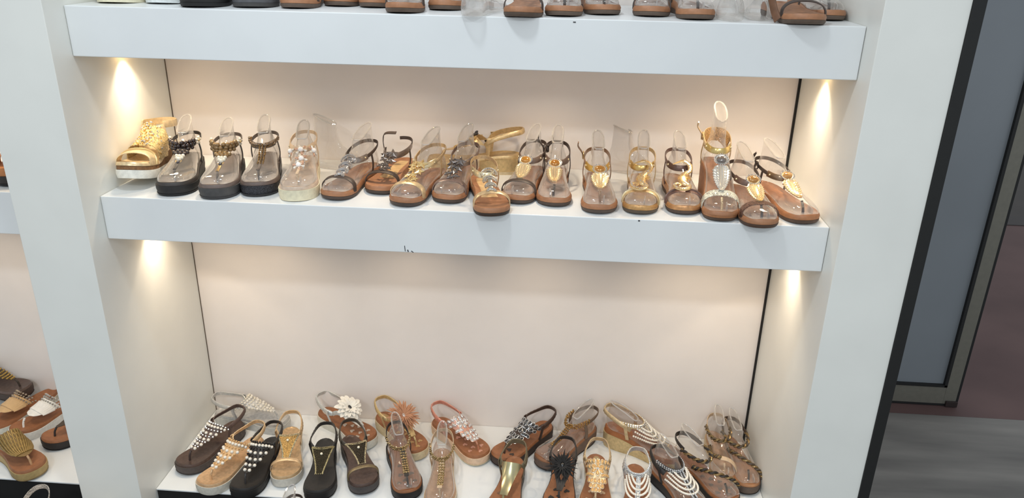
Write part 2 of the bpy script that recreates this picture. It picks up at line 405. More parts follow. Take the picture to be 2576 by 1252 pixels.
class Shoe:
    def __init__(s, name, label, toe, yaw, z, L=.24, wid=1.0, hh=.026, th=.016, side=1, spring=.004, group=None, cat='sandal', heel0=.72):
        s.L, s.wid, s.hh, s.th, s.side, s.sp, s.h0 = L, wid, hh, th, side, spring, heel0
        yw = math.radians(yaw); d = (math.sin(yw), -math.cos(yw))
        s.loc = (toe[0] - d[0] * L / 2, toe[1] - d[1] * L / 2, z); s.yw = yw
        s.root = empty(name, s.loc, yw, label, cat, group)
        s.rng = random.Random(label); s.label = label
    def y(s, u): return s.L * (.5 - u)
    def hw(s, u): return hermite(US, HW, u) * s.wid * (s.L / .24)
    def c(s, u): return s.side * .005 * math.sin(PI * (u * 1.3 - .35))
    def zb(s, u): return s.sp * max(0, (u - .75) / .25) ** 2
    def zt(s, u): return s.th + (s.hh - s.th) * sstep((s.h0 - u) / .55) + s.zb(u)
    def T(s, u): return hermite(TU, TZ, u)
    def invT(s, z):
        a, b = .36, 1.0
        for _ in range(30):
            m_ = (a + b) / 2
            if s.T(m_) > z: a = m_
            else: b = m_
        return a
    def S(s, u, a, off=.0):
        ph = a * PI / 2; w = s.hw(u) * .95 + off; t = s.T(u) + off
        x = s.c(u) + w * math.copysign(abs(math.sin(ph)) ** .9, ph); z = s.zt(u) + t * abs(math.cos(ph)) ** .75 - (.004 if abs(a) > .99 else 0)
        return V3(x, s.y(u), z)
    def N(s, u, a):
        e = .01
        du = s.S(u + e, a) - s.S(u - e, a); a2 = min(max(a, -.95), .95); da = s.S(u, a2 + e) - s.S(u, a2 - e)
        n = unit(np.cross(da, du))
        axis = V3(s.c(u), s.y(u), s.zt(u))
        return n if np.dot(n, s.S(u, a) - axis) > 0 else -n
    def fr(s, u, a, off=0):
        P = s.S(u, a); n = s.N(u, a); e = .01; t = unit(s.S(u - e, a) - s.S(u + e, a)); t = unit(t - np.dot(t, n) * n)
        return P + n * off, np.cross(t, n), t, n
    def mtx(s, u, a, off, size, rot=0, tilt=None):
        P, B, T_, N_ = s.fr(u, a, off)
        mm = Matrix(((B[0], T_[0], N_[0], P[0]), (B[1], T_[1], N_[1], P[1]), (B[2], T_[2], N_[2], P[2]), (0, 0, 0, 1)))
        sz = size if hasattr(size, '__len__') else (size,) * 3
        return mm @ Matrix.Rotation(rot, 4, 'Z') @ Matrix.Diagonal((*sz, 1))
    # --- sole
    def layer(s, name, mat, z0, z1, g0=0, g1=0, rim=0, cup=0, bulge=0, par=None, u0=0.0, u1=1.0):
        n, cols = 26, 8; us = [u0 + (u1 - u0) * (.003 + .994 * (1 - math.cos(PI * i / n)) / 2) for i in range(n + 1)]
        vs, fs = [], []
        def grid(zf, g, rm, cp):
            st = len(vs)
            for u in us:
                en = 1 - min(1, min(u - u0, u1 - u) / .05); en = en * en; h = max(.0005, s.hw(u) + g); yy = s.y(u) + (g if u < .5 else -g) * (abs(u - .5) * 2) ** 6
                for j in range(cols + 1):
                    v = -1 + 2 * j / cols; vs.append(V3(s.c(u) + v * h, yy, zf(u) + rm * max(abs(v) ** 4, en) - cp * (1 - v * v) * (1 - en)))
            return st
        a = grid(z0, g0, 0, 0); k = cols + 1
        mids = []
        b = grid(z1, g1, rim, cup)
        for i in range(n):
            for j in range(cols):
                q = i * k + j
                fs.append((a + q, a + q + 1, a + q + k + 1, a + q + k)); fs.append((b + q, b + q + k, b + q + k + 1, b + q + 1))
        per = [i * k for i in range(n + 1)] + [n * k + j for j in range(1, k)] + [i * k + cols for i in range(n - 1, -1, -1)] + [j for j in range(cols - 1, 0, -1)]
        if bulge:
            st = len(vs)
            for q in per:
                p = (vs[a + q] + vs[b + q]) / 2; cc = V3(0, p[1], p[2]); d = p - V3(s.c(.5), p[1] * .8, p[2]); vs.append(p + unit(d) * bulge)
            rings = [[a + q for q in per], [st + i for i in range(len(per))], [b + q for q in per]]
        else: rings = [[a + q for q in per], [b + q for q in per]]
        for r0, r1 in zip(rings, rings[1:]):
            for i in range(len(per)):
                j = (i + 1) % len(per); fs.append((r0[i], r0[j], r1[j], r1[i]))
        return ob(name, mk(name, vs, fs, ang=45), mat, par or s.root)
    def flat_sole(s, bed=(178, 118, 74), out=(72, 60, 52), mid=None, bedkind='leather', out_t=.48):
        # dark outsole below, footbed wrapped over it
        zmid = lambda u: s.zb(u) + (s.zt(u) - s.zb(u)) * out_t
        s.layer('outsole', M('rubber', out), s.zb, zmid, -.0025, .0004, bulge=.001)
        if mid: 
            z2 = lambda u: zmid(u) + (s.zt(u) - zmid(u)) * .55
            s.layer('midsole', M(*mid), lambda u: zmid(u) + .0002, z2, -.0004, 0, bulge=.001)
        else: z2 = zmid
        s.bed = s.layer('footbed', M(bedkind, bed), lambda u: z2(u) + .0004, s.zt, -.0002, -.0022, rim=.0022, cup=.0015, bulge=.0018)
    def platform(s, bed, mid, out=None, bedkind='leather', midkind='rubber', bed_t=.006, foot=.2):
        z2 = lambda u: s.zt(u) - bed_t
        if out: 
            zo = lambda u: s.zb(u) + (z2(u) - s.zb(u)) * foot
            s.layer('outsole', M('rubber', out), s.zb, zo, -.002, .0002); z0 = lambda u: zo(u) + .0002
        else: z0 = s.zb
        s.layer('midsole', M(midkind, mid), z0, z2, -.0010, .0008, bulge=.0012)
        s.bed = s.layer('footbed', M(bedkind, bed), lambda u: z2(u) + .0003, s.zt, -.001, -.0032, rim=.0018, cup=.0022, bulge=.0006)
    # --- straps
    def strap(s, name, path, w, th, mat, ribbed=0, n=25, off=.001):
        cp = spline([(u, a, 0) for u, a in path], n)
        pts = [s.S(p[0], p[1], off) for p in cp]; nr = [s.N(p[0], p[1]) for p in cp]
        return ob(name, ribbon_mesh(name, pts, nr, w, th, ribbed), mat, s.root)
    def cross(s, u, w, mat, bow=.03, name='toe_strap', th=.0022, off=.0015):
        return s.strap(name, [(u - bow * (1 - k * k), k) for k in np.linspace(-1, 1, 13)], w, th, mat, off=off)
    def ringP(s, th, zf=.062, zb=.085, aw=.029):
        zf, zb = zf * KZ, zb * KZ - .011
        uf = s.invT(zf); yf, yb = s.y(uf), s.y(.015); t = (1 - math.cos(th)) / 2
        base = s.zt(.25) * t + s.zt(uf) * (1 - t)
        ex = .80
        sx = math.copysign(abs(math.sin(th)) ** ex, math.sin(th))
        return V3(s.c(.25) + aw * sx, yf + (yb - yf) * t - .002 * math.cos(th), base + zf + (zb - zf) * sstep(t))
    def ring(s, name, a0, a1, w, th, mat, zf=.062, zb=.085, aw=.029, n=25, ribbed=0, wf=None):
        an = np.linspace(math.radians(a0), math.radians(a1), n); cy = (s.y(s.invT(zf * KZ)) + s.y(.015)) / 2
        pts = [s.ringP(t, zf, zb, aw) for t in an]; nr = [unit(V3(p[0] - s.c(.25), p[1] - cy, 0)) + V3(0, 0, .25 * max(0, math.cos(t))) for p, t in zip(pts, an)]
        return ob(name, ribbon_mesh(name, pts, nr, wf or w, th, ribbed), mat, s.root)
    def sides(s, mat, ang=75, w=.008, u=.30, zf=.062, zb=.085, aw=.029, which=(1, -1)):
        for k in which:
            p0 = s.ringP(math.radians(ang) * k, zf, zb, aw); p1 = V3(s.c(u) + k * (s.hw(u) * .97), s.y(u), s.zt(u) - .004)
            mid = (p0 + p1) / 2 + V3(k * .003, 0, 0)
            pts = spline([p0, mid, p1], 10); nr = [V3(k, 0, 0)] * 10
            ob('side_strap', ribbon_mesh('side_strap', pts, nr, w, .002, 0), mat, s.root)
    def post(s, mat, u=.84, r=.0028, utop=None, a=.0):
        t = s.S(utop or u - .03, a, .001); b = V3(s.c(u) + .002 * s.side, s.y(u + .012), s.zt(u) - .002)
        ob('toe_post', tube_mesh('toe_post', spline([t, (t + b) / 2 + V3(0, -.002, .002), b], 7), r, seg=8), mat, s.root)
    def buckle(s, mat, ang=120, zf=.062, zb=.085, aw=.029, tail=None, k=1):
        p = s.ringP(math.radians(ang) * k, zf, zb, aw); n = unit(V3(p[0], 0, 0)); 
        q = [p + n * .003 + V3(0, dy, dz) for dy, dz in ((-.006, -.007), (.006, -.007), (.006, .007), (-.006, .007))]
        ob('buckle', tube_mesh('buckle', spline(q + [q[0]], 17)[:-1], .0014, seg=5, closed=True), mat, s.root)
        if tail:
            t0 = p + n * .004; pts = spline([t0 + V3(0, .008, -.008), t0 + V3(0, 0, .006) + n * .002, t0 + n * .012 + V3(0, -.006, .022), t0 + n * .012 + V3(0, -.016, .034)], 12)
            ob('strap_tail', ribbon_mesh('strap_tail', pts, [n] * 12, lambda t: .007 * (1 if t < .85 else .6), .002), tail, s.root)
    # --- bits
    def bead(s, name, u, a, r, mat, off=None, par=None):
        return ob(name, SPH, mat, par or s.root, s.mtx(u, a, r * .6 if off is None else off, r))
    def beads(s, name, items, mat, smooth=False):
        its = [(s.fr(u, a, off)[0], r) for u, a, off, r in items]
        o = ob(name, beads_mesh(name, its, smooth), mat, s.root); o['kind'] = 'stuff'; return o
    def ringbeads(s, name, a0, a1, n, rows, r, mat, zf=.062, zb=.085, aw=.029, jit=0):
        its = []
        for k in range(rows):
            for t in np.linspace(math.radians(a0), math.radians(a1), n):
                p = s.ringP(t, zf, zb, aw); nn = unit(V3(p[0], (p[1] - s.y(.25)), .02))
                its.append((p + nn * (r * .7) + V3(s.rng.uniform(-1, 1), s.rng.uniform(-1, 1), s.rng.uniform(-1, 1)) * jit + V3(0, 0, (k - (rows - 1) / 2) * r * 1.8), r * s.rng.uniform(.85, 1.1)))
        o = ob(name, beads_mesh(name, its), mat, s.root); o['kind'] = 'stuff'; return o
    def hearts(s, mat, spots=((.66, -.35), (.66, .42), (.76, -.05), (.80, .5), (.80, -.5), (.88, .1), (.58, .1), (.5, -.3)), size=.0075):
        for i, (u, v) in enumerate(spots):
            x = s.c(u) + v * s.hw(u); z = s.zt(u) + .0022 * abs(v) ** 4 - .0018 * (1 - v * v) + .0004
            ob('heart_inlay', HEART, mat, s.root, Matrix.Translation((x, s.y(u), z)) @ Matrix.Rotation(s.rng.uniform(-.6, .6) + PI, 4, 'Z') @ Matrix.Scale(size * s.rng.uniform(.8, 1.1), 4))
    def tagplate(s, mat, lmat):
        u = .145; z = s.zt(u) - .0012
        pl = ob('heel_patch', mk('heel_patch', *disc_data(1, -.05, .05, 24)), mat, s.root, Matrix.Translation((s.c(u), s.y(u), z)) @ Matrix.Diagonal((.011, .022, .012, 1)))
        ob('lettering', LETTERS, lmat, s.root, Matrix.Translation((s.c(u), s.y(u), z + .0009)) @ Matrix.Rotation(-PI / 2, 4, 'Z') @ Matrix.Diagonal((.0115, .0125, .01, 1)))
    def tri(s, p, q, ub=.81, ut=.46, a0=.06, a1=.80, k=1.45, wing=.10):
        return (ub + (ut - ub) * p - wing * (p * q) ** 2, q * (a0 + (a1 - a0) * p ** k))
    def triplate(s, mat, name='upper', rows=12, cols=12, off=.0008, th=.0016, **k):
        vs, fs = [], []
        for o2 in (off, off + th):
            for i in range(rows + 1):
                for j in range(cols + 1):
                    u, a = s.tri(i / rows, -1 + 2 * j / cols, **k); vs.append(s.fr(u, a, o2)[0])
        nn = (rows + 1) * (cols + 1); c1 = cols + 1
        for i in range(rows):
            for j in range(cols):
                q = i * c1 + j
                fs.append((q, q + 1, q + c1 + 1, q + c1)); fs.append((nn + q, nn + q + c1, nn + q + c1 + 1, nn + q + 1))
            for q in (i * c1, i * c1 + cols): fs.append((q, q + c1, nn + q + c1, nn + q))
        for j in range(cols):
            for q in (j, rows * c1 + j): fs.append((q, q + 1, nn + q + 1, nn + q))
        return ob(name, mk(name, vs, fs), mat, s.root)
    def sling(s, mat, a=.80, ut=.36, zb=.046, w=.011, ribbed=.5, sides=True, aw=.0335, th=.0028):
        # elastic strap from the two top corners of the upper round the heel
        pl, pr = s.S(ut, -a), s.S(ut, a); zz = s.zt(.15)
        bk = s.y(.0) + .002
        cps = [pl, V3(-aw, s.y(.30), (pl[2] + zz + zb) / 2 - .001), V3(-aw * .88, s.y(.14), zz + zb - .006), V3(-aw * .45, bk - .004, zz + zb), V3(aw * .45, bk - .004, zz + zb),
               V3(aw * .88, s.y(.14), zz + zb - .006), V3(aw, s.y(.30), (pr[2] + zz + zb) / 2 - .002), pr]
        n = 45; pts = spline(cps, n); nr = [unit(V3(p[0], p[1] - s.y(.25), .012)) for p in pts]
        ob('sling_strap', ribbon_mesh('sling_strap', pts, nr, w, th, ribbed), mat, s.root)
        if sides:
            for k in (-1, 1):
                p0 = V3(k * aw * 1.01, s.y(.33), (pl[2] + zz + zb) / 2 - .002); p1 = V3(s.c(.35) + k * s.hw(.35) * .97, s.y(.35), s.zt(.35) - .004)
                ob('side_strap', ribbon_mesh('side_strap', spline([p0 + V3(0, 0, .005), p0 + V3(k * .001, 0, -.004), p1], 10), [V3(k, 0, 0)] * 10, .010, .002), mat, s.root)
    def form(s, label, top=.125, nz=None): 
        return foot_form(s, label, top)

def foot_form(s, label, top=.125):
    rt = empty('shoe_form', s.loc, s.yw, label, 'foot form', 'clear plastic display feet')
    top = max(.066, .118 + (top - .125) * .35 + (.070 if s.hh > .07 else 0) - s.zt(.25))
    zs = [z * KZ for z in (.0, .0025, .007, .013, .020, .027, .034, .042, .050, .058, .066, .074)]
    zs += [zs[-1] + (top - zs[-1]) * k / 5 for k in range(1, 6)]
    zk = zs[-6]
    def ub(z): return hermite([0, .012, .024, .047, .078, .2], [.055, .030, .026, .042, .065, .085], z)
    UZ = [v * KZ for v in (0, .004, .014, .0195, .0255, .032, .041, .051, .064, .074, .086, .105)] + [.3]
    def uf(z): return hermite(UZ, [.945, .965, .963, .925, .845, .755, .665, .585, .505, .455, .410, .385, .375], z)
    TT = [v * KZ for v in (.5, .19, .105, .076, .0655, .0525, .0425, .0335, .0278, .0232, .0195, .006)]
    def hwz(u, z, b):
        t = hermite([.30, .36, .40, .45, .50, .58, .66, .75, .84, .92, .965, 1], TT, u)
        k = max(0, 1 - (z / t) ** 2.4) ** .42 if z < t else 0
        nb = 1 - .52 * sstep((z - .014) / .052)
        e = math.sqrt(max(0, 1 - (1 - min(1, (u - b) / .12)) ** 2))
        return max(.0012, s.hw(min(u, .97)) * .90 * k * nb * (.18 + .82 * e))
    n = 18; vs, fs = [], []; rings = []
    for z in zs:
        b, f = ub(z), uf(z); L_, R_ = [], []
        for i in range(n + 1):
            u = b + (f - b) * (1 - math.cos(PI * i / n)) / 2; h = hwz(u, z, b)
            if z == 0: h *= .9
            if i in (0,): h *= .6
            yy = s.y(u); til = max(0, (z - zk) / (top - zk)) ; yc = s.y(.23)
            zz = s.zt(u) * (1 - til * .0) + z + .0012 + til * (yy - yc) * .30
            cx = s.c(u) * (1 - .5 * til)
            L_.append(V3(cx - h, yy, zz)); R_.append(V3(cx + h, yy, zz))
        rings.append(len(vs)); vs += L_ + R_[::-1]
    k = 2 * (n + 1)
    for a, b in zip(rings, rings[1:]):
        for i in range(k): fs.append((a + i, a + (i + 1) % k, b + (i + 1) % k, b + i))
    fs.append(tuple(rings[0] + i for i in range(k)))
    tp = [vs[rings[-1] + i] for i in range(k)]; cen = sum(tp) / k
    st = len(vs); vs += [cen + (p - cen) * .82 + V3(0, 0, -.0015) for p in tp]
    for i in range(k): fs.append((rings[-1] + i, rings[-1] + (i + 1) % k, st + (i + 1) % k, st + i))
    fs.append(tuple(st + i for i in range(k)))
    ob('shell', mk('shell', vs, fs, ang=70), CLEAR, rt)
    ob('top_rim', mk('top_rim', *tube_data([p for p in tp], .0018, seg=6, up=V3(0, 0, 1), closed=True)), CLEAR_EDGE, rt)
    # slot between big toe and the others
    x = s.side * .010; pr = []
    for u in (.86, .90, .93, .955):
        pr.append((u, s.zt(u) + .002, s.zt(u) + hermite([.84, .92, .965, 1], [.020, .0165, .012, .004], u) * .92))
    v2, f2 = [], []
    for u, a, b in pr:
        for dx in (-.0012, .0012):
            v2 += [V3(s.c(u) + x + dx, s.y(u), a), V3(s.c(u) + x + dx, s.y(u), b)]
    for i in range(3):
        o = i * 4; f2 += [(o, o + 1, o + 5, o + 4), (o + 2, o + 6, o + 7, o + 3), (o + 1, o + 3, o + 7, o + 5)]
    f2.append((0, 2, 3, 1)); f2.append((12, 13, 15, 14))
    ob('toe_slot', mk('toe_slot', v2, f2, False), CLEAR_EDGE, rt)
    return rt

# ---------------------------------------------------------------- ornaments
GOLD, PALE, SILV, GUN = (236, 202, 142), (234, 214, 172), (214, 214, 214), (92, 82, 76)
CRY = M('crystal', (236, 238, 240))
def orn_plaque(s, metal, gemc, u0=.52, u1=.77, w=1.0):
    mat = M('metal', tuple(int(c + (255 - c) * .35) for c in metal)); rows, cols = 20, 12; vs, fs = [], []
    for lay in (0, 1):
        for i in range(rows + 1):
            p = i / rows; u = u0 + .035 + (u1 - u0 - .035) * p
            hw = w * hermite([0, .15, .4, .75, 1], [.0105, .0165, .0155, .0105, .0040], p) * (1 + (.11 if i % 2 else -.05))
            P, B, T_, N_ = s.fr(u, 0, .0025)
            for j in range(cols + 1):
                v = -1 + 2 * j / cols; z = 0 if lay == 0 else .0022 + (.0016 if j % 2 else 0) + (.001 if abs(v) == 1 else 0)
                vs.append(P + B * v * hw + N_ * (z - (v * hw) ** 2 * 9))
    nn = (rows + 1) * (cols + 1); c1 = cols + 1
    for i in range(rows):
        for j in range(cols):
            q = i * c1 + j
            fs.append((q, q + 1, q + c1 + 1, q + c1)); fs.append((nn + q, nn + q + c1, nn + q + c1 + 1, nn + q + 1))
        for q in (i * c1, i * c1 + cols): fs.append((q, q + c1, nn + q + c1, nn + q))
    for j in range(cols):
        for q in (j, rows * c1 + j): fs.append((q, q + 1, nn + q + 1, nn + q))
    pl = ob('feather_plaque', mk('feather_plaque', vs, fs, ang=20), mat, s.root)
    g = ob('oval_gem', SPH, M('gem', gemc), s.root, s.mtx(u0, 0, .0055, (.0112, .0088, .005)))
    ob('bezel', RINGB, mat, s.root, s.mtx(u0, 0, .0045, (.0122, .0098, .008)))
    its = []
    P, B, T_, N_ = s.fr(u0, 0, .0055)
    for i in range(22):
        t = 2 * PI * i / 22; its.append((P + B * math.cos(t) * .0150 + T_ * math.sin(t) * .0124, .0018))
    o = ob('rhinestone_ring', beads_mesh('rhinestone_ring', its), CRY, s.root); o['kind'] = 'stuff'
def orn_seahorse(s, uc=.63):
    P, B, T_, N_ = s.fr(uc, .0, .010)
    k = 2.6e-4
    pts = [(-85, 100), (-30, 114), (15, 118), (55, 92), (50, 55), (15, 36), (-15, -5), (-5, -45), (28, -75), (22, -112), (-30, -130), (-75, -110), (-86, -75), (-60, -55), (-36, -72), (-52, -92)]
    rad = [.0012, .0022, .0040, .0042, .0040, .0052, .0082, .0068, .0046, .0042, .0040, .0036, .0028, .0022, .0018, .0012]
    cp = spline([(x, y, 0) for x, y in pts], 64); rr = [hermite(range(16), rad, i / 63 * 15) * 1.3 for i in range(64)]
    def on(x, y, off=.010):
        P2, B2, T2, N2 = s.fr(uc - y * k * 1.35 / s.L, 0, off); return P2 + B2 * x * k
    path = [on(c[0], c[1]) for c in cp]
    ob('seahorse_body', mk('seahorse_body', *tube_data(path, rr, seg=8, flat=.55, up=N_)), M('metal', (232, 196, 140)), s.root)
    its = []
    for i in range(7, 52):
        for _ in range(4):
            q = path[i]; r = rr[i] * .8; x = s.rng.uniform(-1, 1); t = unit(path[min(i + 1, 63)] - path[i - 1]); side = np.cross(t, N_)
            its.append((q + side * x * r + N_ * (r * .62 * math.sqrt(max(0, 1 - x * x)) + .0004) + t * s.rng.uniform(-.001, .001), .00085))
    o = ob('pave_crystals', beads_mesh('pave_crystals', its), CRY, s.root); o['kind'] = 'stuff'
    v, f = [], []
    for i in range(6):
        a = math.radians(55 - i * 24); c0 = on(18, 0, .010)
        d = B * math.cos(a) + T_ * math.sin(a); e = B * -math.sin(a) + T_ * math.cos(a)
        o_ = len(v); v += [c0 + e * .0014 + N_ * .001, c0 - e * .0014 + N_ * .001, c0 + d * .0145, c0 + N_ * .003 + d * .004]
        f += [(o_, o_ + 1, o_ + 3), (o_ + 1, o_ + 2, o_ + 3), (o_ + 2, o_, o_ + 3), (o_, o_ + 2, o_ + 1)]
    ob('dorsal_fin', mk('dorsal_fin', v, f, False), M('metal', GOLD), s.root)
def orn_stars(s, col):
    mt = M('metal', col)
    for u, dx, r in ((.52, .16, .0145), (.535, -.16, .0125), (.585, -.13, .0105), (.60, .17, .0125), (.655, .02, .0105), (.675, -.17, .0085), (.71, .14, .0095), (.74, -.03, .0085)):
        ob('star_stud', STAR, mt, s.root, s.mtx(u, dx, .004, r, s.rng.uniform(-.5, .5)))
    its = [(u, a, .0015, .0026) for u in np.linspace(.52, .74, 12) for a in (-.05, .05)]
    s.beads('stud_backing', its, mt, True)
def orn_scales(s, col, crystals=False):
    mt = M('metal', col); n = 4
    for i in range(n):
        u = .54 + .225 * i / (n - 1); sz = .0175 - .0026 * i
        P, B, T_, N_ = s.fr(u, 0, .004); prt = []
        for kk in (1.0, .58):
            pts = []
            for j in range(13):
                t = PI * (-.12 + 1.24 * j / 12); x = math.cos(t) * sz * kk; y = math.sin(t) * sz * kk * .85
                pts.append(P + B * x + T_ * y - N_ * (x * x * 12))
            prt.append(tube_data(pts, .0021 * (1 if kk == 1 else .8), seg=6, up=N_))
        sc_ = ob('scale_loop', mk('scale_loop', *merge(prt)), mt, s.root)
        if crystals:
            its = []
            for j in range(13):
                t = PI * (-.1 + 1.2 * j / 12); x = math.cos(t) * sz * .8; y = math.sin(t) * sz * .68; its.append((P + B * x + T_ * y + N_ * (.002 - x * x * 12), .0014))
            o = ob('rhinestones', beads_mesh('rhinestones', its), CRY, s.root); o['kind'] = 'stuff'
    ob('scale_backing', ribbon_mesh('scale_backing', [s.S(u, 0, .001) for u in np.linspace(.5, .78, 12)], [s.N(u, 0) for u in np.linspace(.5, .78, 12)], .009, .002), mt, s.root)
def orn_cluster(s, main, pear=(214, 206, 190)):
    r = s.rng; mg = M('gem', main); pm = M('pearl', pear)
    def rb(name, th, dz, rad, mat, lift=.5):
        p_ = s.ringP(math.radians(th), .066, .078); nn = unit(V3(p_[0] - s.c(.25), p_[1] - s.y(.25), .012))
        ob(name, SPH, mat, s.root, Matrix.Translation(p_ + nn * rad * lift + V3(0, -.25 * min(0, dz) * -1, dz)) @ Matrix.Scale(rad, 4))
    for n, sp, dz in ((8, 52, .007), (9, 56, 0), (7, 44, -.007)):
        for i in range(n): rb('berry_bead', (-1 + 2 * i / (n - 1)) * sp + r.uniform(-2, 2), dz + r.uniform(-.001, .001), r.uniform(.0046, .0060), mg)
    for u, n, sp in ((.555, 4, .24), (.58, 3, .14)):
        for i in range(n): s.bead('berry_bead', u, (-1 + 2 * i / (n - 1)) * sp, .0052, mg)
    for k in (-1, 1):
        for i in range(5):
            t = 2 * PI * i / 5; rb('pearl_petal', k * (74 + 9 * math.cos(t)), .001 + .0055 * math.sin(t), .0040, pm, .9)
        rb('flower_centre', k * 74, .001, .003, M('metal', GOLD), 2)
    for u, a, z in ((.605, -.10, .0045), (.605, .10, .0045), (.615, 0, .005), (.635, -.07, .0042), (.635, .07, .0042), (.655, 0, .0055)):
        s.bead('pearl_petal', u, a, z, pm)
    s.bead('drop_bead', .695, 0, .0040, M('gem', (70, 66, 70)))
    ob('drop_ring', RINGB, M('metal', GOLD), s.root, s.mtx(.675, 0, .002, (.006, .005, .005)))
def orn_gemflowers(s, petal=(214, 168, 140)):
    for u, a in ((.50, -.02), (.60, .02), (.69, -.02), (.455, .5), (.455, -.52)):
        P, B, T_, N_ = s.fr(u, a, .003)
        s.bead('flower_pearl', u, a, .0062, M('pearl', (245, 240, 235)), off=.005)
        for i in range(6):
            t = 2 * PI * i / 6 + .3
            mm = s.mtx(u, a, .003, 1) @ Matrix.Rotation(t, 4, 'Z') @ Matrix.Translation((0, .0095, 0)) @ Matrix.Rotation(PI, 4, 'Z') @ Matrix.Scale(.0055, 4)
            ob('gem_petal', DROP, M('gem', petal if i % 2 else (238, 226, 214)), s.root, mm)
    s.beads('rhinestones', [(u, a, .003, .0017) for u in np.linspace(.5, .73, 14) for a in (-.14, .14)], CRY)
def bead_T(s, mat, u0=.50, u1=.79, cols=3, r=.0026, zf=.066, ring=(-85, 85), rows=2, zb=.085, aw=.029):
    its = []
    for i, u in enumerate(np.arange(u0, u1, r * 1.9 / s.L)):
        for j in range(cols):
            its.append((u + s.rng.uniform(-.002, .002), (j - (cols - 1) / 2) * .075 * (1 + .3 * (u < .6)), .002 + s.rng.uniform(0, .001), r * s.rng.uniform(.85, 1.15)))
    s.beads('bead_bar', its, mat)
    s.ringbeads('bead_band', ring[0], ring[1], 20, rows, r, mat, zf=zf, zb=zb, aw=aw, jit=.0008)
def orn_pearls(s, crys, fab):
    s.triplate(M('leather', fab))
    pm = M('pearl', (226, 218, 204))
    for p, n in ((.93, 10), (.70, 5), (.49, 4), (.29, 3), (.10, 2)):
        for i in range(n):
            q = -1 + 2 * i / (n - 1); u, a = s.tri(p, q * .96)
            s.bead('pearl', u, a, .0045 if p < .85 else .0042, pm, off=.004)
    its = []
    for p, n in ((1.01, 14), (.82, 9), (.60, 6), (.39, 5), (.19, 3)):
        for i in range(n):
            q = -1 + 2 * i / (n - 1); u, a = s.tri(p, q); its.append((u, a, .004, .0032))
    s.beads('small_beads', its, crys)
def orn_drops(s, gemc, bez, base, crystal=False):
    s.triplate(base, k=1.1)
    gm = M('gem', gemc) if not crystal else M('crystal', gemc); bm_ = M('metal', bez)
    spots = []
    cu, ca = .53, 0
    for i in range(6):
        t = 2 * PI * i / 6; spots.append((cu - .040 * math.cos(t), ca + .17 * math.sin(t), t, 1.0))
    for p, n in ((.98, 9), (.82, 7), (.42, 6), (.25, 4), (.10, 3)):
        for i in range(n):
            q = -1 + 2 * i / (n - 1); u, a = s.tri(p, q * .97, k=1.1); spots.append((u, a, q * .9 + (PI if p < .5 else 0) * (1 if abs(q) < .3 else .75 * (1 if q > 0 else -1)), .92))
    for q in (-.97, -.72, -.5, .5, .72, .97):
        for p in (.6,):
            u, a = s.tri(p, q, k=1.1); spots.append((u, a, q * 2, .9))
    for u, a, rot, k in spots:
        g = ob('drop_gem', DROP, gm, s.root, s.mtx(u, a, .0035, .0072 * k, -rot + PI))
        ob('bezel', DROPB, bm_, g)
    s.bead('centre_gem', cu, ca, .0030, CRY, off=.005)
def orn_Y(s, fill, edge, ut=.47, ub=.80):
    kw = dict(ub=ub, ut=ut, a0=.13, a1=.80, k=2.0)
    def pt(p, q):
        u, a = s.tri(p, q, **kw); return (u + .022 * p * (1 - q * q) * p, a)
    rows, cols = 14, 10; vs, fs = [], []
    for o2 in (.0006, .0026):
        for i in range(rows + 1):
            for j in range(cols + 1):
                u, a = pt(i / rows, -1 + 2 * j / cols); vs.append(s.fr(u, a, o2)[0])
    nn = (rows + 1) * (cols + 1); c1 = cols + 1
    for i in range(rows):
        for j in range(cols):
            q = i * c1 + j; fs.append((q, q + 1, q + c1 + 1, q + c1)); fs.append((nn + q, nn + q + c1, nn + q + c1 + 1, nn + q + 1))
        for q in (i * c1, i * c1 + cols): fs.append((q, q + c1, nn + q + c1, nn + q))
    for j in range(cols):
        for q in (j, rows * c1 + j): fs.append((q, q + 1, nn + q + 1, nn + q))
    ob('beaded_upper', mk('beaded_upper', vs, fs), M('glitter', fill), s.root)
    ed = [pt(p, q) for q in (-1, 1) for p in np.linspace(0, 1, 34)] + [pt(1, q) for q in np.linspace(-1, 1, 24)] + [pt(0, q) for q in (-.5, 0, .5)]
    ed += [pt(p, q) for q in (-.86, .86) for p in np.linspace(.02, .97, 30)] + [pt(.95, q) for q in np.linspace(-.8, .8, 22)]
    s.beads('rhinestone_edge', [(u, a, .003, .0017) for u, a in ed], edge)
    inn = [pt(p, q) for p in np.linspace(.12, .9, 11) for q in np.linspace(-.68, .68, 6)]
    s.beads('seed_beads', [(u + s.rng.uniform(-.004, .004), a + s.rng.uniform(-.02, .02), .003, .0015) for u, a in inn], M('gem', tuple(min(255, int(c * 1.25)) for c in fill)))
    s.bead('centre_bead', pt(.78, 0)[0], 0, .0036, M('pearl', (235, 225, 200)), off=.004)
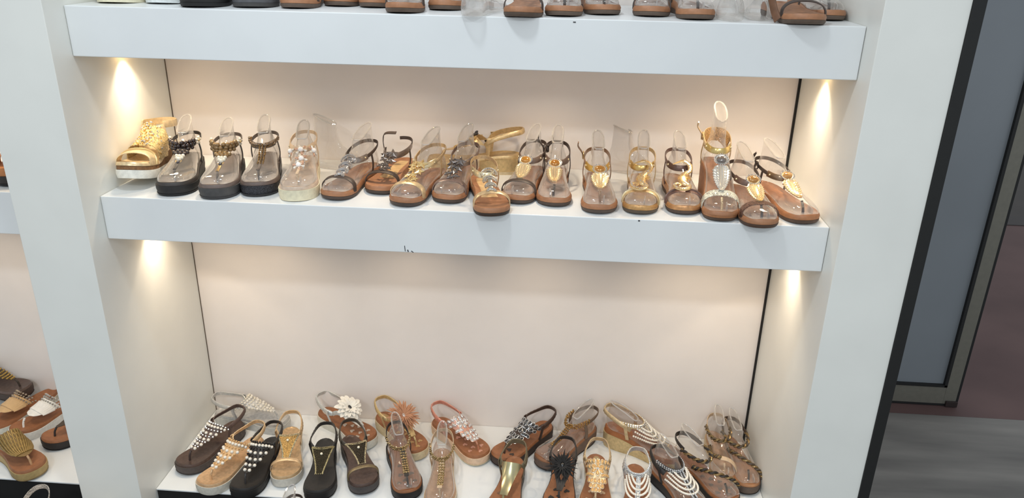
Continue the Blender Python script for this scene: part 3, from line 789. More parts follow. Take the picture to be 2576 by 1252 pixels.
def orn_flower(s, petal, mesh, n, R, gemc, bez, layers=3, uc=.53):
    base = s.mtx(uc, 0, .006, 1)
    for l in range(layers):
        for i in range(n):
            t = 2 * PI * (i + .5 * l) / n + s.rng.uniform(-.08, .08); r = R * (1 - .16 * l) * s.rng.uniform(.9, 1.08)
            ob('petal', mesh, petal, s.root, base @ Matrix.Rotation(t, 4, 'Z') @ Matrix.Rotation(.10 + .20 * l + s.rng.uniform(-.05, .05), 4, 'X') @ Matrix.Translation((0, .003, .001 + .0025 * l)) @ Matrix.Scale(r, 4))
    ob('centre_gem', SPH, gemc, s.root, base @ Matrix.Translation((0, 0, .011)) @ Matrix.Diagonal((.0055, .0085, .005, 1)))
    its = []
    for i in range(20):
        t = 2 * PI * i / 20; its.append(tuple(base @ Vector((.0066 * math.cos(t), .0098 * math.sin(t), .011))))
    o = ob('gem_setting', beads_mesh('gem_setting', [(V3(*p), .0012) for p in its]), bez, s.root); o['kind'] = 'stuff'
def orn_drape(s, strap, pear=(238, 230, 216)):
    s.ring('ankle_band', -88, 88, .013, .002, strap, zf=.066, zb=.07, aw=.030)
    s.ringbeads('rhinestone_band', -88, 88, 24, 2, .0028, CRY, zf=.067, zb=.071, aw=.030)
    s.strap('centre_strap', [(u, 0) for u in np.linspace(.49, .83, 6)], .010, .002, strap)
    s.beads('rhinestone_bar', [(u, a, .003, .0026) for u in np.linspace(.49, .81, 22) for a in (-.06, .06)], CRY)
    pm = M('pearl', pear)
    for k in range(4):
        A = .34 + .17 * k; dep = .12 + .07 * k; n = 19 + 6 * k; its = []
        for i in range(n):
            v = -1 + 2 * i / (n - 1); v = math.copysign(abs(v) ** .8, v)
            its.append((.465 - .012 * k + dep * (1 - v * v), A * v, .004, .0034))
        s.beads('pearl_strand', its, pm, True)
def orn_twist(s, path, c1, c2, zf=.062):
    def braid(name, pts, nr):
        prt = []
        for k, ph in enumerate((0, PI)):
            q = []
            for i, p in enumerate(pts):
                t = unit(pts[min(i + 1, len(pts) - 1)] - pts[max(i - 1, 0)]); n = unit(nr[i] - np.dot(nr[i], t) * t); b = np.cross(t, n); a = i * .75 + ph
                q.append(p + n * (.003 + .0025 * math.sin(a)) + b * .0035 * math.cos(a))
            prt.append(tube_data(q, .0030, seg=6))
        o = ob(name, mk(name, *prt[0]), c1, s.root); ob(name, mk(name, *prt[1]), c2, s.root)
    cp = spline([(u, a, 0) for u, a in path], 60)
    braid('braided_strap', [s.S(p[0], p[1], .001) for p in cp], [s.N(p[0], p[1]) for p in cp])
    an = np.linspace(-1.7, 1.7, 56); cy = s.y(.25)
    pts = [s.ringP(t, zf, .075, .029) for t in an]; braid('braided_ankle_strap', pts, [unit(V3(p[0], p[1] - cy, .01)) for p in pts])

LBL = {}
def S_(label, short, toe, yaw, z, **k):
    g = 'sandals on the top shelf' if z > .1 else 'sandals on the middle shelf' if z > -.1 else 'sandals on the lower shelf' if z > -.85 else 'sandals on the low step'
    s = Shoe(k.pop('name', 'sandal'), label, toe, yaw, z, group=g if toe[0] > -.1 else 'sandals of the left cabinet', **k); s.short = short; return s
TAN = (164, 114, 80)
def tstraps(s, mat, band, ankle_col=None, front='thong', toe_w=.013, bow=.03, fr_ang=62, zf=.062, zb=.088, side_u=.30, buckle=None, k=1, side_ang=80):
    if front == 'cross': s.cross(.80, toe_w, mat, bow)
    else: s.post(mat)
    s.ring('ankle_band', -fr_ang, fr_ang, .013, .0022, band, zf=zf, zb=zb)
    s.ring('ankle_strap', fr_ang - 8, 360 - fr_ang + 8, .008, .002, mat, zf=zf, zb=zb, n=33)
    s.sides(mat, side_ang, .007, side_u, zf=zf, zb=zb)
    for q in (-1, 1):
        p = s.ringP(math.radians(fr_ang - 8) * q, zf, zb); ob('rivet', SPH, M('metal', PALE), s.root, Matrix.Translation(p + unit(V3(p[0], p[1] - s.y(.25), 0)) * .0022) @ Matrix.Scale(.0024, 4))
    if buckle: s.buckle(buckle, 105, zf=zf, zb=zb, tail=mat, k=k)

# ======================================================= middle shelf
Z2 = 0.0
s = S_('gold sequinned wedge sandal on a white notched sole beside the left panel', '', (.047, .095), 3, Z2, L=.235, hh=.062, th=.034, spring=.006, wid=1.02)
s.root.rotation_euler[0] = math.radians(-6.5); s.root.location.z += math.sin(math.radians(6.5)) * s.L / 2
GF = M('foil', (222, 198, 156))
s.layer('outsole', M('rubber', (238, 234, 222)), s.zb, lambda u: s.zb(u) + .019, -.001, .001, bulge=.001)
s.layer('wedge', M('cork', (128, 92, 58)), lambda u: s.zb(u) + .0193, lambda u: s.zt(u) - .006, -.001, -.001)
s.layer('footbed', GF, lambda u: s.zt(u) - .0057, s.zt, .0004, -.003, rim=.002, cup=.002, bulge=.001)
s.cross(.82, .024, GF, .03)
s.strap('instep_band', [(.545, k) for k in np.linspace(-1, 1, 13)], .066, .0025, M('glitter', (216, 186, 132)), off=.002)
s.strap('toe_trim', [(.775 - .03 * (1 - k * k), k) for k in np.linspace(-1, 1, 13)], .006, .004, M('metal', GOLD), off=.003)
its = [(s.rng.uniform(.42, .66), s.rng.uniform(-.85, .85), .0035, s.rng.uniform(.0014, .0027)) for _ in range(260)]
s.beads('silver_sequins', its[:150], CRY); s.beads('gold_sequins', its[150:], M('metal', (226, 182, 104)))
s.ring('collar', 50, 310, .016, .003, GF, zf=.075, zb=.075, aw=.031, n=41, ribbed=.5)
for q in (-1, 1):
    s.strap('side_panel_strap', [(.44, q * .98), (.42, q * .75), (.41, q * .4)], .022, .002, GF)
for i in range(6):
    u = .70 - i * .05
    ob('sole_notch', boxmesh('sole_notch', -.001, .001, -.0012, .0012, 0, .005, 0), M('matte', (70, 64, 56)), s.root, Matrix.Translation((s.c(u) + s.hw(u) + .0016, s.y(u), s.zb(u) + .0002)))

DK = M('leather', (48, 44, 42)); 
s = S_('black platform thong sandal with dark berry beads beside the gold wedge sandal', '', (.152, .077), 11, Z2, L=.23, hh=.040, th=.028, side=1, wid=1.07, spring=.002)
s.platform((62, 56, 52), (38, 36, 35), (30, 29, 28)); tstraps(s, DK, DK, zf=.066, zb=.078); s.strap('centre_strap', [(u, 0) for u in np.linspace(.5, .82, 6)], .007, .002, DK); orn_cluster(s, (52, 36, 32))
s.form('clear display foot in the black platform sandal with dark berry beads', .135)

GB = M('leather', (88, 78, 72))
s = S_('grey platform thong sandal with bronze beads and pearl flowers on the middle shelf', '', (.252, .068), 10, Z2, L=.23, hh=.042, th=.030, wid=1.07, spring=.002)
s.platform((112, 96, 88), (76, 74, 73), (66, 64, 64)); tstraps(s, GB, GB, zf=.066, zb=.078); s.strap('centre_strap', [(u, 0) for u in np.linspace(.5, .82, 6)], .007, .002, M('metal', (200, 170, 120))); orn_cluster(s, (142, 112, 70))
s.form('clear display foot in the grey platform sandal with bronze beads', .13)

s = S_('dark glitter-soled platform sandal with a bronze beaded T-bar on the middle shelf', '', (.333, .098), 11, Z2, L=.23, hh=.042, th=.030, wid=1.07, spring=.002)
s.platform((104, 88, 80), (62, 62, 66), (48, 46, 46), midkind='glitter'); tstraps(s, GB, GB, zf=.066, zb=.078); bead_T(s, M('crystal', (176, 144, 100)), .50, .72, 3, .0026)
for k in (-1, 1):
    for i in range(5):
        t = math.radians(14 + i * 15) * k; p = s.ringP(t, .068, .095); nn = unit(V3(p[0], p[1] - s.y(.25), .01))
        ob('leaf_bead', SPH, M('gem', (112, 90, 66)), s.root, Matrix.Translation(p + nn * .005) @ Matrix.Rotation(t, 4, 'Z') @ Matrix.Diagonal((.006, .003, .004, 1)))
s.strap('centre_strap', [(u, 0) for u in np.linspace(.5, .84, 6)], .008, .002, GB)
s.form('clear display foot in the dark glitter-soled platform sandal', .14)

CR = M('leather', (206, 180, 150))
s = S_('cream platform sandal with pink gem flowers up the front on the middle shelf', '', (.426, .078), 9, Z2, L=.23, hh=.042, th=.030, wid=1.07, spring=.002)
s.platform((206, 182, 160), (226, 216, 186), None); tstraps(s, CR, CR, zf=.066, zb=.09); s.strap('centre_strap', [(u, 0) for u in np.linspace(.5, .84, 6)], .006, .002, CR); orn_gemflowers(s)
s.form('clear display foot in the cream platform sandal with gem flowers', .125)

s = S_('dark brown strappy sandal with silver scale loops on the middle shelf', '', (.505, .093), -9, Z2, L=.23, side=-1)
BRN = M('leather', (66, 54, 48))
s.flat_sole(TAN, (78, 64, 56)); tstraps(s, BRN, M('metal', (150, 138, 130)), front='cross', zf=.058, zb=.085); orn_scales(s, (196, 194, 194))
s.form('clear display foot in the sandal with silver scale loops', .115)

s = S_('dark brown star-studded sandal without a display foot, strap ends open', '', (.594, .145), -4, Z2, L=.23, side=-1)
s.flat_sole(TAN, (72, 58, 50)); s.cross(.80, .014, BRN); orn_stars(s, (128, 118, 112))
s.layer('insole_pad', M('leather', (214, 178, 126)), lambda u: s.zt(u) - .0012, lambda u: s.zt(u) - .0004, -.014, -.015, u0=.1, u1=.62)
s.ring('ankle_band', -70, 110, .013, .0022, M('metal', (140, 126, 118)), zf=.058, zb=.075); s.ring('ankle_strap', 100, 200, .008, .002, BRN, zf=.058, zb=.08); s.sides(BRN, 85, .007, .3, zf=.058, zb=.075)
p = s.ringP(math.radians(-70), .058, .075); pts = spline([p, p + V3(-.004, .006, .02), p + V3(.002, .004, .038), p + V3(.03, .0, .042)], 16)
ob('strap_end', ribbon_mesh('strap_end', pts, [V3(-1, -.2, .4)] * 16, .008, .002), BRN, s.root)

s = S_('pale gold star-studded sandal on the middle shelf', '', (.661, .070), -12, Z2, L=.23, side=-1)
PG = M('foil', (212, 184, 142))
s.flat_sole(TAN, (78, 66, 58)); tstraps(s, PG, M('metal', PALE), front='cross', toe_w=.015, zf=.060, zb=.088); orn_stars(s, (232, 200, 140))
s.form('clear display foot in the pale gold star-studded sandal', .12)

s = S_('pewter star-studded sandal with a mauve toe strap on the middle shelf', '', (.752, .103), -7, Z2, L=.228, side=-1)
MV = M('foil', (128, 108, 100))
s.flat_sole(TAN, (74, 60, 52)); tstraps(s, MV, M('metal', (150, 138, 132)), front='cross', toe_w=.015, zf=.058, zb=.085); orn_stars(s, (120, 112, 108))
s.form('clear display foot in the pewter star-studded sandal', .125)

s = S_('pale gold sandal with rhinestone loops overhanging the middle shelf edge', '', (.860, .028), 12, Z2, L=.23, side=1)
s.flat_sole(TAN, (70, 56, 48)); tstraps(s, PG, M('metal', PALE), front='cross', toe_w=.015, zf=.056, zb=.070, fr_ang=70); orn_scales(s, (206, 196, 180), True)
s.layer('insole_pad', M('leather', (216, 180, 130)), lambda u: s.zt(u) - .0012, lambda u: s.zt(u) - .0004, -.014, -.015, u0=.08, u1=.6)

s = S_('gold slingback sandal with black beads lying sideways against the back panel', '', (.664, .376), -92, Z2, L=.235, hh=.046, th=.028)
GS = M('foil', (206, 176, 128))
s.platform((196, 166, 118), (206, 180, 132), (214, 196, 160), bedkind='foil', midkind='foil'); s.sling(GS, a=.80, ut=.37, zb=.060, w=.012, ribbed=.8); s.triplate(GS, ut=.47); s.post(GS)
its = [s.tri(s.rng.uniform(.3, 1), s.rng.uniform(-1, 1), ut=.47, a1=.8) for _ in range(60)]
s.beads('gold_beads', [(u, a, .004, .0028) for u, a in its], M('metal', GOLD))
for i in range(14):
    u, a = s.tri(s.rng.uniform(.75, 1.05), -1 + 2 * i / 13, ut=.47, a1=.85); ob('black_bead', SPH, M('gem', (34, 26, 24)), s.root, s.mtx(u, a, .007, (.0035, .0065, .0035), s.rng.uniform(-1, 1)))

s = S_('dark brown cross-strap sandal with a gold feather plaque and oval stone', '', (.902, .120), -9, Z2, L=.228, side=-1)
s.flat_sole(TAN, (78, 64, 56)); tstraps(s, BRN, M('foil', (128, 108, 96)), front='cross', zf=.064, zb=.095, buckle=M('metal', GUN)); orn_plaque(s, (236, 208, 150), (190, 132, 50), u0=.505, u1=.75)
s.form('clear display foot in the dark brown feather-plaque sandal with cross strap', .13)
s = S_('brown thong sandal with a gold feather plaque and open dark buckle strap', '', (.988, .112), 1, Z2, L=.23, side=-1)
s.flat_sole(TAN, (76, 62, 54)); tstraps(s, BRN, M('foil', (128, 108, 96)), zf=.064, zb=.095, buckle=M('metal', GUN), k=-1); orn_plaque(s, GOLD, (176, 118, 46))
s.form('clear display foot in the brown thong sandal with gold plaque', .13)
TB = M('foil', (150, 118, 92))
s = S_('tan and gold thong sandal with a bright gold feather plaque', '', (1.077, .078), 0, Z2, L=.23, side=1)
s.flat_sole(TAN, (84, 70, 60)); tstraps(s, TB, M('metal', (224, 182, 100)), zf=.062, zb=.09, buckle=M('metal', GOLD), k=-1); orn_plaque(s, (240, 206, 140), (186, 128, 52), w=1.1)
s.form('clear display foot in the tan and gold thong sandal', .125)
s = S_('gold strappy sandal with a crystal seahorse ornament', '', (1.161, .086), -6, Z2, L=.228, side=1)
s.flat_sole((196, 150, 96), (88, 74, 60), bedkind='foil'); tstraps(s, M('foil', (206, 178, 132)), M('metal', (216, 178, 108)), front='cross', toe_w=.018, zf=.066, zb=.095); s.cross(.79, .004, M('metal', PALE), .03, 'toe_piping', .003, .003); orn_seahorse(s)
s.form('clear display foot in the gold seahorse sandal', .135)
s = S_('brown strappy sandal with a crystal seahorse ornament', '', (1.258, .096), -1, Z2, L=.228, side=1)
BB = M('foil', (118, 92, 84))
s.flat_sole((196, 144, 96), (84, 66, 54), bedkind='foil'); tstraps(s, BB, M('foil', (108, 84, 74)), front='cross', toe_w=.018, zf=.066, zb=.092); s.cross(.79, .004, BB, .03, 'toe_piping', .003, .003); orn_seahorse(s)
s.form('clear display foot in the brown seahorse sandal', .13)

s = S_('tall silver and gold heeled sandal with a round grey stone and silver plaque', '', (1.328, .062), -3, Z2, L=.23, hh=.078, th=.018, side=1, heel0=.80)
s.layer('outsole', M('rubber', (92, 72, 58)), s.zb, lambda u: s.zb(u) + .006, -.004, -.001, u0=.62)
s.layer('wedge_heel', M('leather', (170, 116, 78)), lambda u: s.zb(u) + (0 if u < .62 else .0062), lambda u: s.zt(u) - .006, -.002, -.001)
s.layer('footbed', M('leather', TAN), lambda u: s.zt(u) - .0057, s.zt, 0, -.0022, rim=.0022, cup=.0015, bulge=.001)
tstraps(s, PG, M('metal', (214, 186, 122)), front='none', zf=.075, zb=.10, buckle=M('metal', GOLD), k=-1, side_u=.22)
s.cross(.76, .018, M('glitter', (218, 210, 196)), .02); orn_plaque(s, (206, 200, 186), (120, 110, 104), u0=.50, u1=.72, w=1.05)
s.ring('heel_sleeve', 110, 250, .030, .003, M('glitter', (206, 170, 120)), zf=.06, zb=.085, aw=.027, ribbed=.4)
s.form('clear display foot in the tall silver and gold heeled sandal', .15)

s = S_('brown sandal with glitter cross strap and gold plaque overhanging the shelf edge', '', (1.408, .028), 5, Z2, L=.23, side=1)
s.flat_sole(TAN, (88, 66, 54)); tstraps(s, BRN, M('foil', (116, 92, 80)), front='none', zf=.060, zb=.085, buckle=M('metal', GUN), k=-1); s.cross(.80, .016, M('glitter', (112, 84, 72)), .03); orn_plaque(s, (222, 180, 110), (176, 124, 60), u0=.50, u1=.76)
s.form('clear display foot in the brown sandal overhanging the shelf edge', .12)
s = S_('brown thong sandal with angled gold plaque at the right end of the middle shelf', '', (1.507, .068), 14, Z2, L=.235, side=1)
s.flat_sole((176, 118, 78), (92, 70, 56)); tstraps(s, BRN, M('metal', (150, 124, 100)), zf=.062, zb=.085, buckle=M('metal', GUN), k=-1); orn_plaque(s, (222, 184, 120), (178, 132, 76), u0=.50, u1=.77)
s.form('clear display foot in the sandal at the right end of the middle shelf', .12)
class Bare(Shoe):
    def __init__(s, toe, yaw, z, L=.22, side=1, wid=.95):
        s.L, s.wid, s.hh, s.th, s.side, s.sp, s.h0 = L, wid, 0.0, 0.0, side, 0, .7
        yw = math.radians(yaw); d = (math.sin(yw), -math.cos(yw)); s.loc = (toe[0] - d[0] * L / 2, toe[1] - d[1] * L / 2, z); s.yw = yw; s.rng = random.Random(5)
foot_form(Bare((.560, .30), 68, Z2, L=.20), 'empty clear display foot behind the cream platform sandal', .125)
foot_form(Bare((1.262, .345), 58, Z2, L=.19), 'empty clear display foot between gold plaque sandal and gold seahorse sandal', .10)

# ======================================================= top shelf
Z1 = H1
def top_sandal(label, flabel, toe, yaw, style, bed=TAN, out=(96, 80, 68), strap=(66, 54, 48), side=1, form=True, **k):
    k.setdefault('wid', .95); s = S_(label, '', toe, yaw, Z1, L=.232, side=side, **k); mt = M('leather', strap)
    s.flat_sole(bed, out)
    tstraps(s, mt, M('foil', strap), front='cross' if style != 'thong' else 'thong', toe_w=.013)
    if style == 'thong': s.strap('centre_strap', [(u, 0) for u in np.linspace(.5, .84, 6)], .007, .002, mt); orn_plaque(s, GOLD, (176, 118, 46))
    elif style == 'scales': orn_scales(s, (190, 180, 170))
    else: orn_stars(s, (170, 150, 130))
    if form: s.form(flabel, .12)
    return s
def top_platform(label, toe, yaw, bed, mid, out, **k):
    s = S_(label, '', toe, yaw, Z1, L=.25, hh=.05, th=.042, wid=1.06, **k); s.platform(bed, mid, out); mt = M('leather', bed)
    s.cross(.78, .03, mt, .02); s.ring('ankle_strap', 0, 360, .012, .002, mt, n=41); s.sides(mt); s.strap('centre_strap', [(u, 0) for u in np.linspace(.5, .78, 6)], .012, .002, mt)
    return s
top_platform('cream thick-soled sandal at the left end of the top shelf', (.062, .118), 4, (226, 214, 180), (228, 220, 192), None)
top_platform('white thick-soled sandal between the cream and black soles on the top shelf', (.158, .132), 3, (216, 216, 214), (222, 226, 224), None)
top_platform('black thick-soled sandal on the top shelf', (.262, .075), 6, (44, 42, 40), (34, 33, 32), (26, 25, 24))
top_platform('speckled dark grey ridged platform sandal on the top shelf', (.365, .098), 12, (80, 80, 82), (88, 88, 90), (70, 68, 66))
for lab, x, y, yaw, st, sd, fm in (
    ('tan sandal next to the speckled grey platform on the top shelf', .450, .105, 5, 'stars', 1, 'tan sandal beside the grey platform'),
    ('tan sandal set far back between two others on the left of the top shelf', .520, .178, 0, 'scales', -1, 'set-back tan sandal on the top shelf'),
    ('tan sandal just left of the dark-strapped one on the top shelf', .592, .170, 1, 'thong', 1, 'tan sandal left of the dark-strapped one'),
    ('dark-strapped tan sandal near the top shelf edge beside an empty clear foot', .674, .066, 4, 'cross', 1, 'dark-strapped tan sandal on the top shelf'),
    ('tan sandal directly left of the overhanging clear foot on the top shelf', .742, .150, 1, 'thong', 1, 'tan sandal left of the overhanging clear foot'),
    ('tan thong sandal right of the overhanging dark-strapped sandal on the top shelf', .984, .086, 0, 'thong', 1, 'first tan thong sandal on the top shelf'),
    ('second tan thong sandal from the overhanging dark-strapped sandal on the top shelf', 1.068, .140, 8, 'thong', 1, 'second tan thong sandal on the top shelf'),
    ('third tan sandal from the overhanging dark-strapped sandal on the top shelf', 1.157, .130, -3, 'stars', 1, 'third tan sandal on the top shelf'),
    ('tan thong sandal immediately left of the cloudy clear feet on the top shelf', 1.243, .088, 2, 'thong', 1, 'tan thong sandal left of the cloudy feet'),
    ('tan sandal touching the right side panel on the top shelf', 1.508, .145, 2, 'thong', 1, 'tan sandal by the right panel')):
    top_sandal(lab, 'clear display foot in the ' + fm, (x, y), yaw, st, side=sd)
top_sandal('dark-strapped tan sandal overhanging the middle of the top shelf', '', (.905, .040), -2, 'scales', form=False)
s = top_sandal('dark-strapped tan sandal overhanging the right end of the top shelf', '', (1.436, .040), 3, 'cross', form=False, wid=1.06)
pts = spline([V3(-.052, -.02, .10), V3(-.056, -.045, .06), V3(-.050, -.062, .025), V3(-.044, -.075, .006)], 14)
ob('loose_strap', ribbon_mesh('loose_strap', pts, [V3(-1, -.6, .1)] * 14, .016, .003), M('leather', (110, 76, 54)), s.root)
def heelform(x, y, yaw, label, **k):
    b = Bare((0, 0), yaw, Z1, **k); yw = b.yw; d = (math.sin(yw), -math.cos(yw)); b.loc = (x + d[0] * b.L / 2, y + d[1] * b.L / 2, Z1); foot_form(b, label, .13)
heelform(.806, .028, 168, 'empty clear display foot with its heel overhanging the top shelf edge', L=.22)
heelform(1.305, .072, 176, 'empty clear display foot near the right of the top shelf, nearer the front', L=.22)
heelform(1.362, .10, 172, 'empty clear display foot beside the right overhanging top-shelf sandal', L=.22)

# ======================================================= lower shelf
Z3 = -H3
def chunky(label, toe, yaw, bed, mid, out, bedkind='leather', **k):
    kw = dict(L=.224, wid=1.05, hh=.036, th=.030, spring=.005); kw.update(k)
    s = S_(label, '', toe, yaw, Z3, **kw); s.platform(bed, mid, out, bedkind=bedkind, foot=.15); return s
SLV = (200, 198, 194)
s = chunky('silver pearl-beaded slingback turned sideways at the back of the lower shelf', (.250, .345), 84, SLV, (200, 198, 192), None, 'foil'); s.sling(M('foil', SLV)); orn_pearls(s, M('pearl', (226, 216, 196)), SLV); s.post(M('foil', SLV))
s = chunky('brown slingback with pearl rows nearest the left panel on the lower shelf', (.035, .120), -24, (96, 78, 70), (76, 66, 62), (66, 58, 55), 'foil'); s.sling(M('leather', (84, 66, 60))); orn_pearls(s, M('metal', (190, 186, 180)), (84, 66, 60)); s.post(M('leather', (60, 46, 42)))
s = chunky('rose gold slingback with pearl rows and a pale sole on the lower shelf', (.125, .050), -22, (206, 168, 128), (206, 200, 186), None, 'foil'); s.sling(M('foil', (206, 178, 140))); orn_pearls(s, M('gem', (216, 170, 110)), (206, 170, 126)); s.post(M('foil', (206, 170, 130)))
s = chunky('black slingback with pearl rows on the lower shelf', (.226, .040), -6, (36, 33, 31), (32, 30, 29), (24, 23, 22)); s.sling(DK); orn_pearls(s, M('gem', (40, 36, 36)), (36, 32, 30)); s.post(DK)
CH = (206, 172, 130)
s = chunky('champagne slingback with a beaded gold Y strap on the lower shelf', (.322, .095), 12, CH, (196, 190, 178), None, 'foil'); s.sling(M('foil', (204, 174, 134)), a=.80, ut=.37); orn_Y(s, (198, 158, 96), M('crystal', (232, 214, 180)), ub=.76); s.cross(.80, .010, M('foil', (210, 178, 138)), .02)
s = chunky('black slingback with a gold-edged beaded Y strap on the lower shelf', (.422, .050), 9, (40, 37, 35), (34, 32, 31), (26, 25, 24)); s.sling(DK, a=.80, ut=.37); orn_Y(s, (58, 50, 34), M('crystal', (226, 208, 160)))
s = chunky('brown slingback with a beaded Y strap and bronze toe strap', (.538, .088), 25, (98, 80, 72), (72, 66, 64), (60, 56, 55), 'foil'); s.sling(M('leather', (72, 64, 54)), a=.80, ut=.37); orn_Y(s, (62, 52, 38), M('crystal', (216, 198, 160)), ub=.74); s.cross(.80, .010, M('foil', (124, 108, 80)), .02)
BEDT = (150, 98, 64)
def flowered(label, toe, yaw, strap, mid, petal, mesh, n, R, gemc, bez, inl, **k):
    s = chunky(label, toe, yaw, BEDT, mid, k.pop('out', None), **k); s.sling(strap, a=.8, ut=.38, w=.011); s.hearts(inl); s.tagplate(inl, M('metal', PALE))
    s.strap('v_strap', [(.38, -.8), (.50, -.45), (.66, -.12), (.80, 0)], .012, .002, strap); s.strap('v_strap', [(.38, .8), (.50, .45), (.66, .12), (.80, 0)], .012, .002, strap); s.post(strap)
    orn_flower(s, petal, mesh, n, R, gemc, bez); return s
flowered('silver slingback with a large white fabric daisy on the lower shelf', (.508, .280), 54, M('foil', (206, 206, 202)), (216, 212, 200), M('fabric', (240, 234, 222)), PETAL_ROUND, 14, .038, M('gem', (20, 18, 18)), M('metal', GUN), M('foil', (210, 196, 180)))
flowered('gold slingback with a tan raffia flower on the lower shelf', (.652, .243), 42, M('foil', (210, 182, 130)), (214, 196, 160), M('fabric', (190, 138, 104)), PETAL_THIN, 26, .045, M('crystal', (236, 214, 206)), CRY, M('foil', (196, 160, 110)))
s = chunky('rose pink slingback covered in white drop stones on the lower shelf', (.825, .240), 45, BEDT, (222, 190, 160), (218, 204, 172)); s.sling(M('foil', (218, 150, 130))); s.hearts(M('foil', (214, 160, 136))); orn_drops(s, (240, 234, 230), (220, 200, 190), M('foil', (214, 160, 140)), True); s.post(M('gem', (200, 140, 110)))
s = chunky('black-soled sandal with bronze bead T-bar and heart insole beside the tan flower', (.650, .075), 20, BEDT, (38, 34, 32), (28, 26, 25)); s.hearts(M('leather', (92, 70, 56))); bead_T(s, M('crystal', (190, 164, 120)), .49, .80, 3, .0034, rows=2); s.strap('centre_strap', [(u, 0) for u in np.linspace(.5, .83, 6)], .012, .002, DK); s.ring('ankle_strap', 80, 280, .009, .002, DK); s.sides(DK); s.post(DK)
s.form('clear display foot in the black-soled bronze bead sandal', .13)
BG = M('leather', (196, 170, 140))
s = chunky('beige sandal with bronze bead T-bar in the middle of the lower shelf', (.729, .036), 4, (190, 150, 116), (206, 190, 164), None); bead_T(s, M('crystal', (196, 170, 124)), .49, .80, 3, .0034, rows=2); s.strap('centre_strap', [(u, 0) for u in np.linspace(.5, .83, 6)], .012, .002, BG); s.ring('ankle_strap', 80, 280, .010, .002, BG, zb=.09); s.sides(BG); s.post(BG)
s.form('clear display foot in the beige bronze bead sandal', .13)
s = chunky('brown slingback with black drop stones in silver settings on the lower shelf', (.850, .240), -42, BEDT, (58, 44, 38), (42, 36, 33)); s.sling(M('leather', (66, 48, 40))); s.hearts(M('leather', (70, 56, 48)), ((.76, -.05), (.80, .5))); s.tagplate(M('leather', (88, 60, 42)), M('metal', (226, 190, 96))); orn_drops(s, (34, 30, 30), (222, 222, 222), M('leather', (58, 44, 38))); s.post(M('leather', (58, 44, 38)))
s = chunky('bronze beaded T-bar sandal at the back of the lower shelf', (.968, .240), -44, (150, 104, 74), (104, 84, 72), (40, 37, 35), hh=.046, th=.032); bead_T(s, M('crystal', (196, 160, 104)), .49, .80, 3, .0031, rows=3); GBR = M('leather', (108, 90, 76)); s.strap('centre_strap', [(u, 0) for u in np.linspace(.5, .83, 6)], .012, .002, GBR); s.ring('ankle_strap', 80, 280, .011, .002, GBR, zb=.08); s.sides(GBR, w=.011); s.post(GBR); s.tagplate(M('leather', (140, 96, 66)), M('metal', PALE))
s.form('clear display foot in the bronze beaded sandal at the back', .125)
OL = M('foil', (150, 138, 98))
s = chunky('plain shiny bronze-gold T-strap slingback in the middle of the lower shelf', (.880, .022), -9, BEDT, (70, 62, 54), (42, 38, 35)); s.sling(M('leather', (104, 94, 72)), a=.82, ut=.36, w=.015, ribbed=.3); s.hearts(M('leather', (120, 86, 62)), ((.66, -.5), (.80, .5), (.80, -.5))); s.triplate(M('metal', (172, 166, 132)), ut=.45, a0=.14, a1=.82, k=2.4); s.post(OL)
flowered('black slingback with a black feathery fabric flower on the lower shelf', (1.018, .050), -6, DK, (34, 32, 30), M('fabric', (30, 28, 27)), PETAL_POINT, 19, .043, M('gem', (16, 15, 15)), CRY, M('leather', (44, 38, 34)), out=(26, 25, 24))
s = chunky('champagne slingback covered in amber drop stones on the lower shelf', (1.109, .052), -5, BEDT, (200, 184, 158), None); s.sling(M('foil', (198, 174, 138))); s.hearts(M('foil', (206, 178, 146))); s.tagplate(M('foil', (190, 162, 122)), M('metal', (240, 222, 180))); orn_drops(s, (226, 176, 108), (226, 212, 186), M('foil', (206, 184, 150))); s.post(M('foil', (206, 178, 140)))
GDS = M('foil', (206, 182, 142))
s = chunky('gold wedge sandal with draped pearl strands facing right on the lower shelf', (1.352, .282), 62, (160, 100, 60), (196, 174, 130), None, hh=.058, th=.032, midkind='foil') if False else S_('gold wedge sandal with draped pearl strands facing right on the lower shelf', '', (1.352, .282), 62, Z3, L=.228, hh=.058, th=.032)
s.platform((160, 100, 60), (206, 182, 136), None, midkind='foil', bed_t=.012); s.sling(GDS, a=.8, ut=.38, w=.012, ribbed=.9, zb=.052); orn_drape(s, GDS); s.post(GDS)
s.form('clear display foot in the gold pearl-draped wedge sandal', .13)
s = chunky('silver slingback with draped pearl strands and rhinestone T-bar', (1.207, .020), -6, BEDT, (206, 204, 200), None); s.sling(M('foil', SLV), a=.8, ut=.38, w=.014, ribbed=.8); s.hearts(M('foil', (214, 200, 190)), ((.80, -.3), (.80, .4), (.88, .1))); orn_drape(s, M('foil', SLV)); s.post(M('foil', SLV))
s = chunky('black sandal with draped pearl strands and white rhinestones', (1.376, .058), 26, BEDT, (40, 35, 32), (28, 26, 25)); s.sling(DK, a=.8, ut=.38, w=.013, ribbed=.3); s.hearts(M('leather', (96, 72, 56))); orn_drape(s, DK); s.post(DK)
s.form('clear display foot in the black pearl-draped sandal', .13)
BKG, BGD = M('leather', (44, 38, 32)), M('metal', (150, 124, 84))
DIAG = [(.42, -.85), (.50, -.72), (.62, -.30), (.74, .20), (.82, .65), (.86, .97)]
s = chunky('black and gold braided-strap sandal with heart insole behind the pearl-draped one', (1.464, .125), 33, BEDT, (44, 38, 34), (30, 28, 27)); s.hearts(M('leather', (96, 72, 56))); orn_twist(s, DIAG, BKG, BGD); s.ring('ankle_strap', 90, 270, .013, .002, DK); s.post(DK)
s.form('clear display foot in the black braided-strap sandal', .125)
